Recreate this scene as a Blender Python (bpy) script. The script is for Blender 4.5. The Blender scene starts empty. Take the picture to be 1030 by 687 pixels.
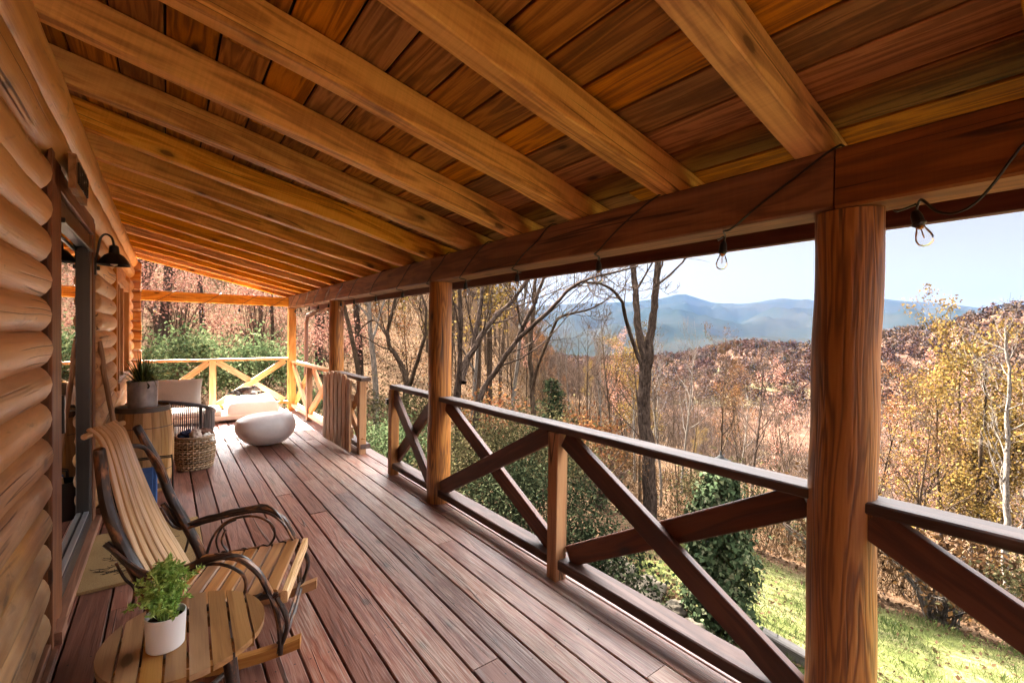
import bpy, math, random
import numpy as np
from mathutils import Vector, Matrix, noise as mnoise

random.seed(7)
RNG = np.random.default_rng(11)
sc = bpy.context.scene
COL = sc.collection
rad = math.radians

# ------------------------------------------------------------------ mesh helpers
class MB:
    """collects bars, tubes, lathes and sheets; build() links them as one mesh object"""
    def __init__(s):
        s.V = []; s.F = []; s.G = []; s.R = []
    def add(s, verts, faces, gco, rnd):
        b = len(s.V)
        s.V.extend(verts); s.F.extend([tuple(i + b for i in f) for f in faces])
        s.G.extend(gco); s.R.extend([rnd] * len(verts))
    def bar(s, p0, p1, w, h, up=(0, 0, 1), ch=.004, rnd=None, seg=1, wob=0., w1=None, h1=None):
        """bar from p0 to p1, w across, h along up; chamfered edges"""
        p0 = Vector(p0); p1 = Vector(p1); d = p1 - p0; L = d.length
        if L < 1e-6: return
        d = d / L; up = Vector(up); up = (up - d * up.dot(d))
        if up.length < 1e-4: up = Vector((1, 0, 0)) - d * d.x
        up.normalize(); sd = d.cross(up)
        rnd = random.random() if rnd is None else rnd
        off = Vector((random.uniform(-40, 40), random.uniform(-9, 9), random.uniform(-9, 9)))
        V = []; G = []
        for k in range(seg + 1):
            t = k / seg
            ww = w if w1 is None else w + (w1 - w) * t
            hh = h if h1 is None else h + (h1 - h) * t
            c = min(ch, ww * .3, hh * .3)
            a, b = ww / 2, hh / 2
            prof = [(a - c, -b), (a, -b + c), (a, b - c), (a - c, b), (-a + c, b), (-a, b - c), (-a, -b + c), (-a + c, -b)]
            j = Vector((0, 0, 0))
            if wob:
                q = mnoise.noise_vector(off + Vector((t * L * 1.3, 0, 0)))
                j = sd * q.x * wob + up * q.y * wob
            for (x, y) in prof:
                V.append(p0 + d * (t * L) + sd * x + up * y + j)
                G.append((off.x + t * L, off.y + x, off.z + y))
        F = []
        for k in range(seg):
            for i in range(8):
                n = (i + 1) % 8
                F.append((k * 8 + i, k * 8 + n, k * 8 + 8 + n, k * 8 + 8 + i))
        F.append(tuple(range(7, -1, -1))); F.append(tuple(seg * 8 + i for i in range(8)))
        s.add(V, F, G, rnd)
    def box(s, lo, hi, ch=.003, rnd=None, axis=None):
        lo = Vector(lo); hi = Vector(hi); e = hi - lo; c = (lo + hi) / 2
        ax = axis if axis is not None else max(range(3), key=lambda i: e[i])
        p0 = c.copy(); p1 = c.copy(); p0[ax] = lo[ax]; p1[ax] = hi[ax]
        if ax == 2: s.bar(p0, p1, e.y, e.x, (1, 0, 0), ch, rnd)   # up = x
        elif ax == 1: s.bar(p0, p1, e.x, e.z, (0, 0, 1), ch, rnd)
        else: s.bar(p0, p1, e.y, e.z, (0, 0, 1), ch, rnd)
    def tube(s, pts, rs, n=8, rnd=None, caps=True, lump=0., lf=3., dome=False, closed=False):
        pts = [Vector(p) for p in pts]; N = len(pts)
        if not hasattr(rs, '__len__'): rs = [rs] * N
        rnd = random.random() if rnd is None else rnd
        off = Vector((random.uniform(-40, 40), random.uniform(-9, 9), random.uniform(-9, 9)))
        if dome:
            a = pts[0]; da = (pts[0] - pts[1]).normalized(); b = pts[-1]; db = (pts[-1] - pts[-2]).normalized()
            ra, rb = rs[0], rs[-1]; pa = []; qa = []; pb = []; qb = []
            K = 5
            for k in range(K, 0, -1):
                t = k / K * math.pi / 2 * .97
                pa.append(a + da * ra * .55 * math.sin(t)); qa.append(ra * math.cos(t) ** .8)
            for k in range(1, K + 1):
                t = k / K * math.pi / 2 * .97
                pb.append(b + db * rb * .55 * math.sin(t)); qb.append(rb * math.cos(t) ** .8)
            pts = pa + pts + pb; rs = qa + list(rs) + qb; N = len(pts)
        V = []; G = []; L = 0.
        prev = None
        for i in range(N):
            if closed:
                t = pts[(i + 1) % N] - pts[i - 1]
            else:
                t = pts[min(i + 1, N - 1)] - pts[max(i - 1, 0)]
            t.normalize()
            if prev is None:
                u = Vector((0, 0, 1)) if abs(t.z) < .9 else Vector((1, 0, 0))
            else: u = prev
            u = u - t * u.dot(t); u.normalize(); prev = u; w = t.cross(u)
            if i: L += (pts[i] - pts[i - 1]).length
            for k in range(n):
                a = 2 * math.pi * k / n; r = rs[i]
                if lump:
                    r *= 1 + lump * mnoise.noise(Vector((off.x + L * lf, math.cos(a) * 1.2 + off.y, math.sin(a) * 1.2)))
                V.append(pts[i] + (u * math.cos(a) + w * math.sin(a)) * r)
                G.append((off.x + L, off.y + math.cos(a) * r, off.z + math.sin(a) * r))
        F = []
        M = N if closed else N - 1
        for i in range(M):
            j = (i + 1) % N
            for k in range(n):
                m = (k + 1) % n
                F.append((i * n + k, i * n + m, j * n + m, j * n + k))
        if caps and not closed:
            F.append(tuple(range(n - 1, -1, -1))); F.append(tuple((N - 1) * n + k for k in range(n)))
        s.add(V, F, G, rnd)
    def lathe(s, c, prof, n=32, rnd=None, sx=1., sy=1., lump=0.):
        """prof: list of (r, z) around the vertical axis through c; r=0 ends close"""
        c = Vector(c); V = []; G = []; F = []; rnd = random.random() if rnd is None else rnd
        off = Vector((random.uniform(-40, 40), random.uniform(-9, 9), 0))
        for (r, z) in prof:
            for k in range(n):
                a = 2 * math.pi * k / n
                rr = max(r, 1e-4)
                if lump: rr *= 1 + lump * mnoise.noise(Vector((math.cos(a) * 1.5 + off.x, math.sin(a) * 1.5, z * 4)))
                p = Vector((math.cos(a) * rr * sx, math.sin(a) * rr * sy, z))
                V.append(c + p); G.append((off.x + z, off.y + p.x, p.y))
        for i in range(len(prof) - 1):
            for k in range(n):
                m = (k + 1) % n
                F.append((i * n + k, i * n + m, (i + 1) * n + m, (i + 1) * n + k))
        F.append(tuple(range(n - 1, -1, -1))); F.append(tuple((len(prof) - 1) * n + k for k in range(n)))
        s.add(V, F, G, rnd)
    def prism(s, outline, vec, rnd=None):
        """flat outline (list of points) given thickness along vec"""
        n = len(outline); vec = Vector(vec); rnd = random.random() if rnd is None else rnd
        V = [Vector(p) for p in outline] + [Vector(p) + vec for p in outline]
        off = Vector((random.uniform(-40, 40), random.uniform(-9, 9), 0))
        d = (V[1] - V[0]).normalized()
        F = [tuple(range(n - 1, -1, -1)), tuple(range(n, 2 * n))] + [(i, (i + 1) % n, n + (i + 1) % n, n + i) for i in range(n)]
        s.add(V, F, [tuple(v + off) for v in V], rnd)
    def build(s, name, mat, parent=None, smooth=True, local=False, sharp=35):
        me = bpy.data.meshes.new(name)
        o = Vector((0, 0, 0))
        if parent is not None and not local: o = WORLD[parent.name]
        me.from_pydata([tuple(Vector(v) - o) for v in s.V], [], s.F)
        a = me.attributes.new('gco', 'FLOAT_VECTOR', 'POINT'); a.data.foreach_set('vector', np.array(s.G, dtype=np.float32).ravel())
        a = me.attributes.new('rnd', 'FLOAT', 'POINT'); a.data.foreach_set('value', np.array(s.R, dtype=np.float32))
        me.materials.append(mat)
        if smooth:
            me.polygons.foreach_set('use_smooth', [True] * len(me.polygons))
            try: me.set_sharp_from_angle(angle=rad(sharp))
            except Exception: pass
        me.update()
        ob = bpy.data.objects.new(name, me); COL.objects.link(ob)
        if parent is not None: ob.parent = parent; WORLD[ob.name] = o
        else: WORLD[ob.name] = Vector((0, 0, 0))
        return ob

WORLD = {}
def thing(name, label, cat, loc=(0, 0, 0), rz=0., group=None):
    o = bpy.data.objects.new(name, None); COL.objects.link(o)
    o.empty_display_size = .2
    o.location = loc; o.rotation_euler = (0, 0, rz)
    WORLD[o.name] = Vector(loc)
    return tag(o, label, cat, group)
def tag(o, label=None, cat=None, group=None, kind=None):
    if label: o['label'] = label
    if cat: o['category'] = cat
    if group: o['group'] = group
    if kind: o['kind'] = kind
    return o
def np_mesh(name, V, F, mat, rnd=None, parent=None, gco=None, smooth=False, col=None):
    """V (n,3) float, F (m,k) int: fast mesh from arrays"""
    V = np.asarray(V, dtype=np.float32); F = np.asarray(F, dtype=np.int32); k = F.shape[1]
    me = bpy.data.meshes.new(name)
    me.vertices.add(len(V)); me.vertices.foreach_set('co', V.ravel())
    me.loops.add(F.size); me.loops.foreach_set('vertex_index', F.ravel())
    me.polygons.add(len(F)); me.polygons.foreach_set('loop_start', np.arange(0, F.size, k, dtype=np.int32))
    try: me.polygons.foreach_set('loop_total', np.full(len(F), k, dtype=np.int32))
    except Exception: pass
    me.update(calc_edges=True); me.validate()
    if rnd is not None:
        a = me.attributes.new('rnd', 'FLOAT', 'POINT'); a.data.foreach_set('value', np.asarray(rnd, dtype=np.float32))
    if gco is not None:
        a = me.attributes.new('gco', 'FLOAT_VECTOR', 'POINT'); a.data.foreach_set('vector', np.asarray(gco, dtype=np.float32).ravel())
    if smooth: me.polygons.foreach_set('use_smooth', [True] * len(me.polygons))
    me.materials.append(mat)
    ob = bpy.data.objects.new(name, me); COL.objects.link(ob); WORLD[ob.name] = Vector((0, 0, 0))
    if parent is not None: ob.parent = parent
    return ob
def copy_tree(o, parent=None):
    c = o.copy(); COL.objects.link(c)
    if parent is not None: c.parent = parent
    for ch in list(o.children): copy_tree(ch, c)
    return c
def rand_dirs(n, rng):
    v = rng.normal(size=(n, 3)); return v / np.linalg.norm(v, axis=1)[:, None]
def leaf_quads(P, size, rng, up=.3, asp=.5, dirs=None):
    """diamond leaves at points P; returns V, F, rnd"""
    n = len(P); size = np.broadcast_to(np.asarray(size, dtype=float), (n,)) * rng.uniform(.7, 1.3, n)
    d = rand_dirs(n, rng) if dirs is None else dirs
    q = rand_dirs(n, rng); q[:, 2] += up * 2
    w = np.cross(d, q); w /= np.linalg.norm(w, axis=1)[:, None] + 1e-9
    a = P; b = P + d * (size * .5)[:, None] + w * (size * asp * .5)[:, None]
    c = P + d * size[:, None]; e = P + d * (size * .5)[:, None] - w * (size * asp * .5)[:, None]
    V = np.stack([a, b, c, e], 1).reshape(-1, 3)
    F = np.arange(4 * n).reshape(n, 4)
    return V, F, np.repeat(rng.random(n), 4)
def resample(pts, n):
    pts = [Vector(p) for p in pts]
    out = []
    m = len(pts) - 1
    for i in range(n):
        t = i / (n - 1) * m; k = min(int(t), m - 1); u = t - k
        p0 = pts[max(k - 1, 0)]; p1 = pts[k]; p2 = pts[k + 1]; p3 = pts[min(k + 2, m)]
        out.append(.5 * ((2 * p1) + (p2 - p0) * u + (2 * p0 - 5 * p1 + 4 * p2 - p3) * u * u + (3 * p1 - p0 - 3 * p2 + p3) * u ** 3))
    return out

# ------------------------------------------------------------------ materials
class NT:
    def __init__(s, name):
        s.m = bpy.data.materials.new(name); s.m.use_nodes = True
        s.t = s.m.node_tree; s.t.nodes.clear(); s.out = s.n('ShaderNodeOutputMaterial')
    def n(s, typ, **kw):
        nd = s.t.nodes.new(typ)
        for k, v in kw.items():
            if k.startswith('i_'):
                key = k[2:]
                key = int(key) if key.isdigit() else key.replace('_', ' ')
                nd.inputs[key].default_value = v
            else: setattr(nd, k, v)
        return nd
    def l(s, a, b): s.t.links.new(a, b)
    def attr(s, nm): return s.n('ShaderNodeAttribute', attribute_name=nm)
    def math(s, op, a, b=None, c=None, clamp=False):
        nd = s.n('ShaderNodeMath', operation=op); nd.use_clamp = clamp
        for i, v in enumerate((a, b, c)):
            if v is None: continue
            if isinstance(v, (int, float)): nd.inputs[i].default_value = v
            else: s.l(v, nd.inputs[i])
        return nd.outputs[0]
    def scale(s, vec, sx, sy, sz):
        nd = s.n('ShaderNodeVectorMath', operation='MULTIPLY'); s.l(vec, nd.inputs[0]); nd.inputs[1].default_value = (sx, sy, sz)
        return nd.outputs[0]
    def noise(s, vec, sc_=1., det=4., rough=.55, dist=0.):
        nd = s.n('ShaderNodeTexNoise'); nd.inputs['Scale'].default_value = sc_; nd.inputs['Detail'].default_value = det
        nd.inputs['Roughness'].default_value = rough; nd.inputs['Distortion'].default_value = dist
        if vec is not None: s.l(vec, nd.inputs['Vector'])
        return nd.outputs[0]
    def ramp(s, fac, stops, interp='LINEAR'):
        nd = s.n('ShaderNodeValToRGB'); e = nd.color_ramp.elements; nd.color_ramp.interpolation = interp
        while len(e) < len(stops): e.new(.5)
        for i, (p, c) in enumerate(stops):
            e[i].position = p; e[i].color = (*c, 1) if hasattr(c, '__len__') else (c, c, c, 1)
        s.l(fac, nd.inputs[0]); return nd.outputs[0]
    def mix(s, fac, a, b, mode='MIX'):
        nd = s.n('ShaderNodeMix', data_type='RGBA', blend_type=mode)
        for i, v in ((0, fac), (6, a), (7, b)):
            if isinstance(v, (int, float)): nd.inputs[i].default_value = v
            elif isinstance(v, tuple): nd.inputs[i].default_value = (*v, 1)
            else: s.l(v, nd.inputs[i])
        return nd.outputs[2]
    def bsdf(s, col, rough=.6, spec=.4, bump=None, bstr=.3, bdist=.005, **kw):
        p = s.n('ShaderNodeBsdfPrincipled')
        if isinstance(col, tuple): p.inputs['Base Color'].default_value = (*col, 1)
        else: s.l(col, p.inputs['Base Color'])
        if isinstance(rough, (int, float)): p.inputs['Roughness'].default_value = rough
        else: s.l(rough, p.inputs['Roughness'])
        p.inputs['Specular IOR Level'].default_value = spec
        for k, v in kw.items(): p.inputs[k.replace('_', ' ')].default_value = v
        if bump is not None:
            b = s.n('ShaderNodeBump'); b.inputs['Strength'].default_value = bstr; b.inputs['Distance'].default_value = bdist
            s.l(bump, b.inputs['Height']); s.l(b.outputs[0], p.inputs['Normal'])
        return p.outputs[0]
    def diff(s, col):
        d = s.n('ShaderNodeBsdfDiffuse'); s.l(col, d.inputs['Color']); return d.outputs[0]
    def done(s, sh): s.l(sh, s.out.inputs['Surface']); return s.m

def wood(name, dark, mid, light, rough=.55, rw=.34, knots=.6, var=.35, bump=.35, ring=26., gs=(1.1, 11, 11), spec=.35, wear=None, saw=0., crack=0., hue=None):
    t = NT(name); g = t.attr('gco').outputs['Vector']; r = t.attr('rnd').outputs['Fac']
    v = t.scale(g, *gs)
    n1 = t.noise(v, 1., 3., .5, .6)
    rings = t.math('MULTIPLY_ADD', t.math('SINE', t.math('MULTIPLY', n1, ring)), .5, .5)
    fine = t.noise(t.scale(g, 5, 150, 150), 1., 3., .6)
    blotch = t.noise(t.scale(g, 1.3, 5, 5), 1., 4., .6)
    f = t.math('ADD', t.math('MULTIPLY_ADD', rings, rw, (.34 - rw) * .5), t.math('ADD', t.math('MULTIPLY', fine, .36), t.math('MULTIPLY', blotch, .42)))
    c = t.ramp(f, [(.2, dark), (.56, mid), (.95, light)])
    if saw:
        sw = t.noise(t.scale(g, 95, 3, 3), 1., 2., .5)
        c = t.mix(saw, c, t.ramp(sw, [(.3, tuple(x * .6 for x in mid)), (.7, light)]))
    # knots
    if knots:
        vo = t.n('ShaderNodeTexVoronoi', feature='F1'); t.l(t.scale(g, 2.6, 6.0, 6.0), vo.inputs['Vector']); vo.inputs['Scale'].default_value = 1.
        sep = t.n('ShaderNodeSeparateColor'); t.l(vo.outputs['Color'], sep.inputs[0])
        keep = t.math('GREATER_THAN', sep.outputs[0], 1 - knots)
        wob = t.math('ADD', vo.outputs['Distance'], t.math('MULTIPLY', fine, .06))
        kn = t.ramp(wob, [(.0, 1.), (.11, .95), (.135, .5), (.19, .2), (.30, 0.)])
        kf = t.math('MULTIPLY', t.math('MULTIPLY', kn, keep), .9)
        c = t.mix(kf, c, tuple(x * .28 for x in dark))
    # board-to-board variation
    br = t.math('MULTIPLY_ADD', r, var * 2, 1 - var)
    hv = t.n('ShaderNodeHueSaturation'); t.l(c, hv.inputs['Color']); t.l(br, hv.inputs['Value'])
    t.l(t.math('MULTIPLY_ADD', t.math('FRACT', t.math('MULTIPLY', r, 7.3)), .3, .85), hv.inputs['Saturation'])
    c = hv.outputs[0]
    h = t.math('ADD', t.math('MULTIPLY', fine, .6), t.math('MULTIPLY', rings, .4))
    if saw: h = t.math('ADD', h, t.math('MULTIPLY', sw, saw * 2))
    if crack:
        cn = t.noise(t.scale(g, .35, 15, 15), 1., 1., .4, .15)
        cr = t.ramp(t.math('ABSOLUTE', t.math('SUBTRACT', cn, .5)), [(.0, 1.), (.006 * crack, .8), (.013 * crack, 0.)])
        gate = t.ramp(t.noise(t.scale(g, .9, 4, 4), 1., 1.), [(.53, 0.), (.58, 1.)])
        cf = t.math('MULTIPLY', cr, gate)
        c = t.mix(t.math('MULTIPLY', cf, .85), c, tuple(x * .15 for x in dark)); h = t.math('SUBTRACT', h, t.math('MULTIPLY', cf, 1.6))
    ro = t.math('MULTIPLY_ADD', fine, .25, rough - .1)
    if wear is not None:
        c, ro = wear(t, c, ro, fine, r)
    return t.done(t.bsdf(c, ro, spec, h, bump, .004))

def deck_wear(t, c, ro, fine, r):
    ge = t.n('ShaderNodeNewGeometry'); P = ge.outputs['Position']
    sp = t.n('ShaderNodeSeparateXYZ'); t.l(P, sp.inputs[0])
    edge = t.ramp(t.math('MULTIPLY_ADD', sp.outputs['X'], .5, 0.), [(.26, 0.), (.62, .5), (.95, .58), (1., .2)])
    nz = t.noise(t.scale(P, 1.8, .7, 1), 1.3, 5., .62)
    big = t.noise(t.scale(P, 5, .9, 1), 1., 3., .6, .4)
    f = t.math('ADD', t.math('ADD', t.math('MULTIPLY', edge, .42), t.math('MULTIPLY', nz, .68)), t.math('MULTIPLY', t.math('SUBTRACT', fine, .5), .9))
    f = t.math('ADD', f, t.math('MULTIPLY_ADD', r, .30, -.15))
    m = t.ramp(f, [(.42, 0.), (.62, .55), (.85, 1.)])
    c = t.mix(t.math('MULTIPLY', m, .8), c, t.ramp(fine, [(.3, (.12, .085, .063)), (.5, (.31, .25, .20)), (.75, (.45, .385, .325))]))
    sm = t.ramp(t.math('ADD', t.math('MULTIPLY', big, .8), t.math('MULTIPLY', edge, .22)), [(.58, 0.), (.72, .5)])
    c = t.mix(t.math('MULTIPLY', sm, .6), c, (.40, .375, .355))
    ro2 = t.math('MULTIPLY_ADD', m, .12, ro)
    return c, ro2

M = {}
def log_tone(t, c, ro, fine, r):
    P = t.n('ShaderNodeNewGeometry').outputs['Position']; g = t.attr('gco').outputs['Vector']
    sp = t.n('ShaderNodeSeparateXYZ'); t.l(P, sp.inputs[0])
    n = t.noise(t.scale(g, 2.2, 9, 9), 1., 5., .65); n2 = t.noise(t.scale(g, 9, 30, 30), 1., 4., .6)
    low = t.ramp(t.math('MULTIPLY', sp.outputs['Z'], .4), [(.12, .34), (.5, .12), (.8, 0.)])  # grey brown mix grows stronger towards the floor
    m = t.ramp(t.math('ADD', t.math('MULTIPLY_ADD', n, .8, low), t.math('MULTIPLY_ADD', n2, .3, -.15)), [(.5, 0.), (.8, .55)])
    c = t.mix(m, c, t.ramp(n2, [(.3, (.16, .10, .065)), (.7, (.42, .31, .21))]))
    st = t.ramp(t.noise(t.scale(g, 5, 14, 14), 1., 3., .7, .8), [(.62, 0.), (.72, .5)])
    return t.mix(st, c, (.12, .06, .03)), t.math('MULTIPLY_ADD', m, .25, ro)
M['log'] = wood('log_wood', (.25, .105, .032), (.56, .295, .105), (.74, .46, .19), rough=.4, knots=.8, var=.16, bump=.5, ring=15, gs=(.5, 9, 9), crack=1.4, rw=.24, wear=log_tone)
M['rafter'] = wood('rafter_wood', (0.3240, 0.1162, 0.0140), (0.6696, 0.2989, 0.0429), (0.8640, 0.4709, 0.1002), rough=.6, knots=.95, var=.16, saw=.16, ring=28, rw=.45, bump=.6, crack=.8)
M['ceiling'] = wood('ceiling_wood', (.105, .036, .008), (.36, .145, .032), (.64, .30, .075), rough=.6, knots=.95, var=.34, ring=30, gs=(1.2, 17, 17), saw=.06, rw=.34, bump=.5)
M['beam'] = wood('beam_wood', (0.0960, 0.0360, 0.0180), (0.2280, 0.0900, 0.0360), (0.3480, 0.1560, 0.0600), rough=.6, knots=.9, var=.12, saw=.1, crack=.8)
M['fascia'] = wood('fascia_wood', (0.0595, 0.0182, 0.0140), (0.0980, 0.0315, 0.0238), (0.1330, 0.0490, 0.0350), rough=.5, knots=.2, var=.1)
M['post'] = wood('post_wood', (.075, .026, .011), (.27, .105, .030), (.44, .20, .06), rough=.4, knots=.3, var=.1, ring=58, gs=(.8, 13, 13), crack=1.6, spec=.5, rw=.42, bump=.6)
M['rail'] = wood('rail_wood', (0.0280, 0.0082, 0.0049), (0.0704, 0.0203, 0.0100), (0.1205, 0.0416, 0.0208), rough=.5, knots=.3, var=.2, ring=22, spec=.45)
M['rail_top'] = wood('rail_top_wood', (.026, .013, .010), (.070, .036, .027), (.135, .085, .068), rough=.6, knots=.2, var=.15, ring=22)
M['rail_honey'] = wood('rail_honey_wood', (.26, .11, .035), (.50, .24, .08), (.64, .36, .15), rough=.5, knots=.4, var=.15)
M['post_tan'] = wood('post_tan_wood', (0.1200, 0.0495, 0.0188), (0.2550, 0.1162, 0.0450), (0.3450, 0.1800, 0.0750), rough=.55, knots=.4, var=.15, crack=.8)
M['gate'] = wood('gate_wood', (0.0825, 0.0450, 0.0255), (0.3300, 0.1875, 0.1050), (0.6000, 0.3900, 0.2400), rough=.7, knots=.4, var=.35, gs=(1.5, 22, 22), bump=.6, crack=2.)
M['deck'] = wood('deck_wood', (0.0874, 0.0246, 0.0140), (0.1840, 0.0661, 0.0410), (0.2668, 0.1171, 0.0784), rough=.46, knots=.4, var=.34, ring=34, wear=deck_wear, spec=.5, bump=.6, crack=.9)
M['slat'] = wood('slat_wood', (0.4876, 0.2963, 0.1452), (0.6996, 0.4781, 0.2716), (0.8268, 0.6153, 0.3837), rough=.26, knots=0, var=.12, bump=.1, spec=.7)
M['seat'] = wood('seat_wood', (.20, .085, .03), (.38, .18, .07), (.52, .28, .12), rough=.32, knots=0, var=.22, bump=.15, spec=.6)
M['table'] = wood('table_wood', (0.1800, 0.0848, 0.0310), (0.3330, 0.1715, 0.0639), (0.4230, 0.2408, 0.0959), rough=.38, knots=.3, var=.15, ring=24, spec=.5)
M['barrel'] = wood('barrel_wood', (.24, .11, .04), (.46, .26, .11), (.58, .36, .18), rough=.5, knots=.1, var=.3)
M['trim'] = wood('trim_wood', (.11, .045, .022), (.22, .09, .045), (.30, .14, .075), rough=.5, knots=.2, var=.1)
M['trim_honey'] = wood('trim_honey_wood', (.25, .11, .03), (.42, .20, .065), (.52, .28, .11), rough=.5, knots=.3, var=.15)
M['grey_wood'] = wood('weathered_wood', (.10, .085, .07), (.24, .2, .17), (.38, .33, .29), rough=.8, knots=.3, var=.2)
M['stick'] = wood('stick_wood', (.16, .09, .05), (.34, .22, .14), (.48, .35, .25), rough=.6, knots=.3, var=.1)

def twig_mat():
    t = NT('hickory_twig'); g = t.attr('gco').outputs['Vector']
    n = t.noise(t.scale(g, 9, 25, 25), 1., 4., .6, .3)
    f = t.noise(t.scale(g, 20, 120, 120), 1., 3.)
    c = t.ramp(n, [(.35, (.014, .009, .008)), (.52, (.040, .023, .018)), (.585, (.17, .07, .028)), (.70, (.42, .20, .08))])
    return t.done(t.bsdf(c, .33, .6, f, .4, .003))
M['twig'] = twig_mat()

def simple(name, col, rough=.5, spec=.4, metal=0., nscale=0, namt=.15, bump=0., gsc=None):
    t = NT(name)
    if nscale:
        if gsc:
            v = t.scale(t.attr('gco').outputs['Vector'], *gsc)
        else: v = t.n('ShaderNodeTexCoord').outputs['Object']
        n = t.noise(v, nscale, 5., .6)
        c = t.ramp(n, [(.25, tuple(x * (1 - namt) for x in col)), (.75, tuple(min(x * (1 + namt), 1) for x in col))])
        return t.done(t.bsdf(c, rough, spec, n if bump else None, bump, .004, Metallic=metal))
    return t.done(t.bsdf(col, rough, spec, Metallic=metal))
M['black_metal'] = simple('black_metal', (.012, .012, .013), .35, .5, nscale=30)
M['dark_frame'] = simple('dark_bronze_frame', (.035, .030, .028), .35, .5, nscale=8)
M['grey_metal'] = simple('grey_metal_track', (.35, .35, .35), .35, .5, .6)
M['galv'] = simple('galvanised_metal', (.33, .33, .34), .5, .5, .55, nscale=14, namt=.35, bump=.2)
M['white_pot'] = simple('white_ceramic', (.78, .78, .79), .4, .4, nscale=3, namt=.02)
M['ottoman'] = simple('pale_fibrestone', (.82, .82, .83), .38, .5, nscale=9, namt=.10, bump=.06)
M['cream'] = simple('cream_fabric', (.80, .75, .66), .9, .1, nscale=60, namt=.06, bump=.3)
M['beige'] = simple('beige_fabric', (.78, .71, .60), .9, .1, nscale=60, namt=.06, bump=.3)
M['white_fab'] = simple('white_fabric', (0.8000, 0.7800, 0.7200), .9, .1, nscale=50, namt=.05, bump=.3)
M['blue'] = simple('blue_canvas', (.05, .115, .30), .7, .3, nscale=40, namt=.2, bump=.2)
M['navy'] = simple('navy_blanket', (.03, .045, .10), .95, .1, nscale=70, namt=.3, bump=.4)
M['tan_blanket'] = simple('pale_blanket', (.50, .40, .34), .95, .1, nscale=70, namt=.2, bump=.4)
M['brown_blanket'] = simple('brown_blanket', (.20, .11, .08), .95, .1, nscale=70, namt=.2, bump=.4)
M['soil'] = simple('dark_soil', (.03, .022, .017), .9, .1, nscale=30, namt=.4)
M['wire'] = simple('black_cable', (.014, .013, .013), .45, .4)
M['socket'] = simple('black_socket', (.015, .016, .024), .4, .4)
M['brass'] = simple('brass_filament', (.6, .35, .12), .3, .5, .8)
M['brown_pipe'] = simple('brown_painted_metal', (.12, .06, .045), .45, .4)
M['stone'] = simple('field_stone', (0.0540, 0.0450, 0.0342), 1., .0, nscale=5, namt=.45, bump=.8)
M['hoop'] = simple('iron_hoop', (.10, .085, .075), .5, .5, .6, nscale=10)
M['dark_fill'] = simple('dark_interior', (.022, .016, .013), .8, .2)
M['roofing'] = simple('roof_shingle', (.05, .045, .042), .9, .2, nscale=12)
M['lantern'] = simple('weathered_lantern_metal', (.018, .018, .018), 1., .0, 0., nscale=12)
M['old_timber'] = wood('old_timber', (.02, .016, .013), (.055, .045, .037), (.09, .078, .066), rough=.8, knots=.3, var=.2)

def coir_mat():
    t = NT('coir'); P = t.n('ShaderNodeNewGeometry').outputs['Position']
    n = t.noise(t.scale(P, 260, 260, 260), 1., 3., .7); b = t.noise(P, 5., 3.)
    c = t.mix(.35, t.ramp(n, [(.25, (.15, .085, .036)), (.55, (.38, .235, .105)), (.8, (.54, .36, .18))]), t.ramp(b, [(.3, (.27, .17, .08)), (.7, (.46, .31, .15))]))
    return t.done(t.bsdf(c, .95, .1, n, .9, .008))
M['coir'] = coir_mat()
M['print'] = simple('dark_print', (.025, .018, .014), .9, .1)

def glass_pane():
    t = NT('window_glass')
    gl = t.n('ShaderNodeBsdfGlossy', i_Roughness=.015); gl.inputs['Color'].default_value = (.9, .9, .9, 1)
    tr = t.n('ShaderNodeBsdfTransparent'); tr.inputs['Color'].default_value = (.75, .78, .77, 1)
    fr = t.n('ShaderNodeFresnel', i_IOR=1.9)
    m = t.n('ShaderNodeMixShader'); t.l(fr.outputs[0], m.inputs[0]); t.l(tr.outputs[0], m.inputs[1]); t.l(gl.outputs[0], m.inputs[2])
    return t.done(m.outputs[0])
M['pane'] = glass_pane()
def bulb_glass():
    t = NT('clear_bulb_glass')
    gl = t.n('ShaderNodeBsdfGlossy', i_Roughness=.02)
    tr = t.n('ShaderNodeBsdfTransparent'); tr.inputs['Color'].default_value = (.97, .96, .95, 1)
    fr = t.n('ShaderNodeFresnel', i_IOR=1.28)
    m = t.n('ShaderNodeMixShader'); t.l(fr.outputs[0], m.inputs[0]); t.l(tr.outputs[0], m.inputs[1]); t.l(gl.outputs[0], m.inputs[2])
    return t.done(m.outputs[0])
M['bulb'] = bulb_glass()

def leaf_mat(name, stops, trans=.35, rough=.55, spec=.3):
    t = NT(name); r = t.attr('rnd').outputs['Fac']
    c = t.ramp(r, stops)
    p = t.bsdf(c, rough, spec)
    tl = t.n('ShaderNodeBsdfTranslucent'); t.l(c, tl.inputs['Color'])
    m = t.n('ShaderNodeMixShader'); m.inputs[0].default_value = trans
    t.l(p, m.inputs[1]); t.l(tl.outputs[0], m.inputs[2])
    return t.done(m.outputs[0])
M['leaf_orange'] = leaf_mat('autumn_orange_leaf', [(0, (0.0297, 0.0093, 0.0048)), (.35, (0.0593, 0.0210, 0.0095)), (.7, (0.0776, 0.0340, 0.0124)), (1, (0.0741, 0.0457, 0.0164))], 0.25, .9, .0)
M['leaf_brown'] = leaf_mat('autumn_brown_leaf', [(0, (0.0135, 0.0069, 0.0037)), (.5, (0.0297, 0.0151, 0.0070)), (.8, (0.0472, 0.0233, 0.0084)), (1, (0.0590, 0.0363, 0.0201))], 0.2, .9, .0)
M['leaf_pink'] = leaf_mat('autumn_pink_leaf', [(0, (0.0752, 0.0302, 0.0203)), (.5, (0.1273, 0.0572, 0.0416)), (1, (0.1798, 0.1014, 0.0745))], 0.2, .9, .0)
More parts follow.
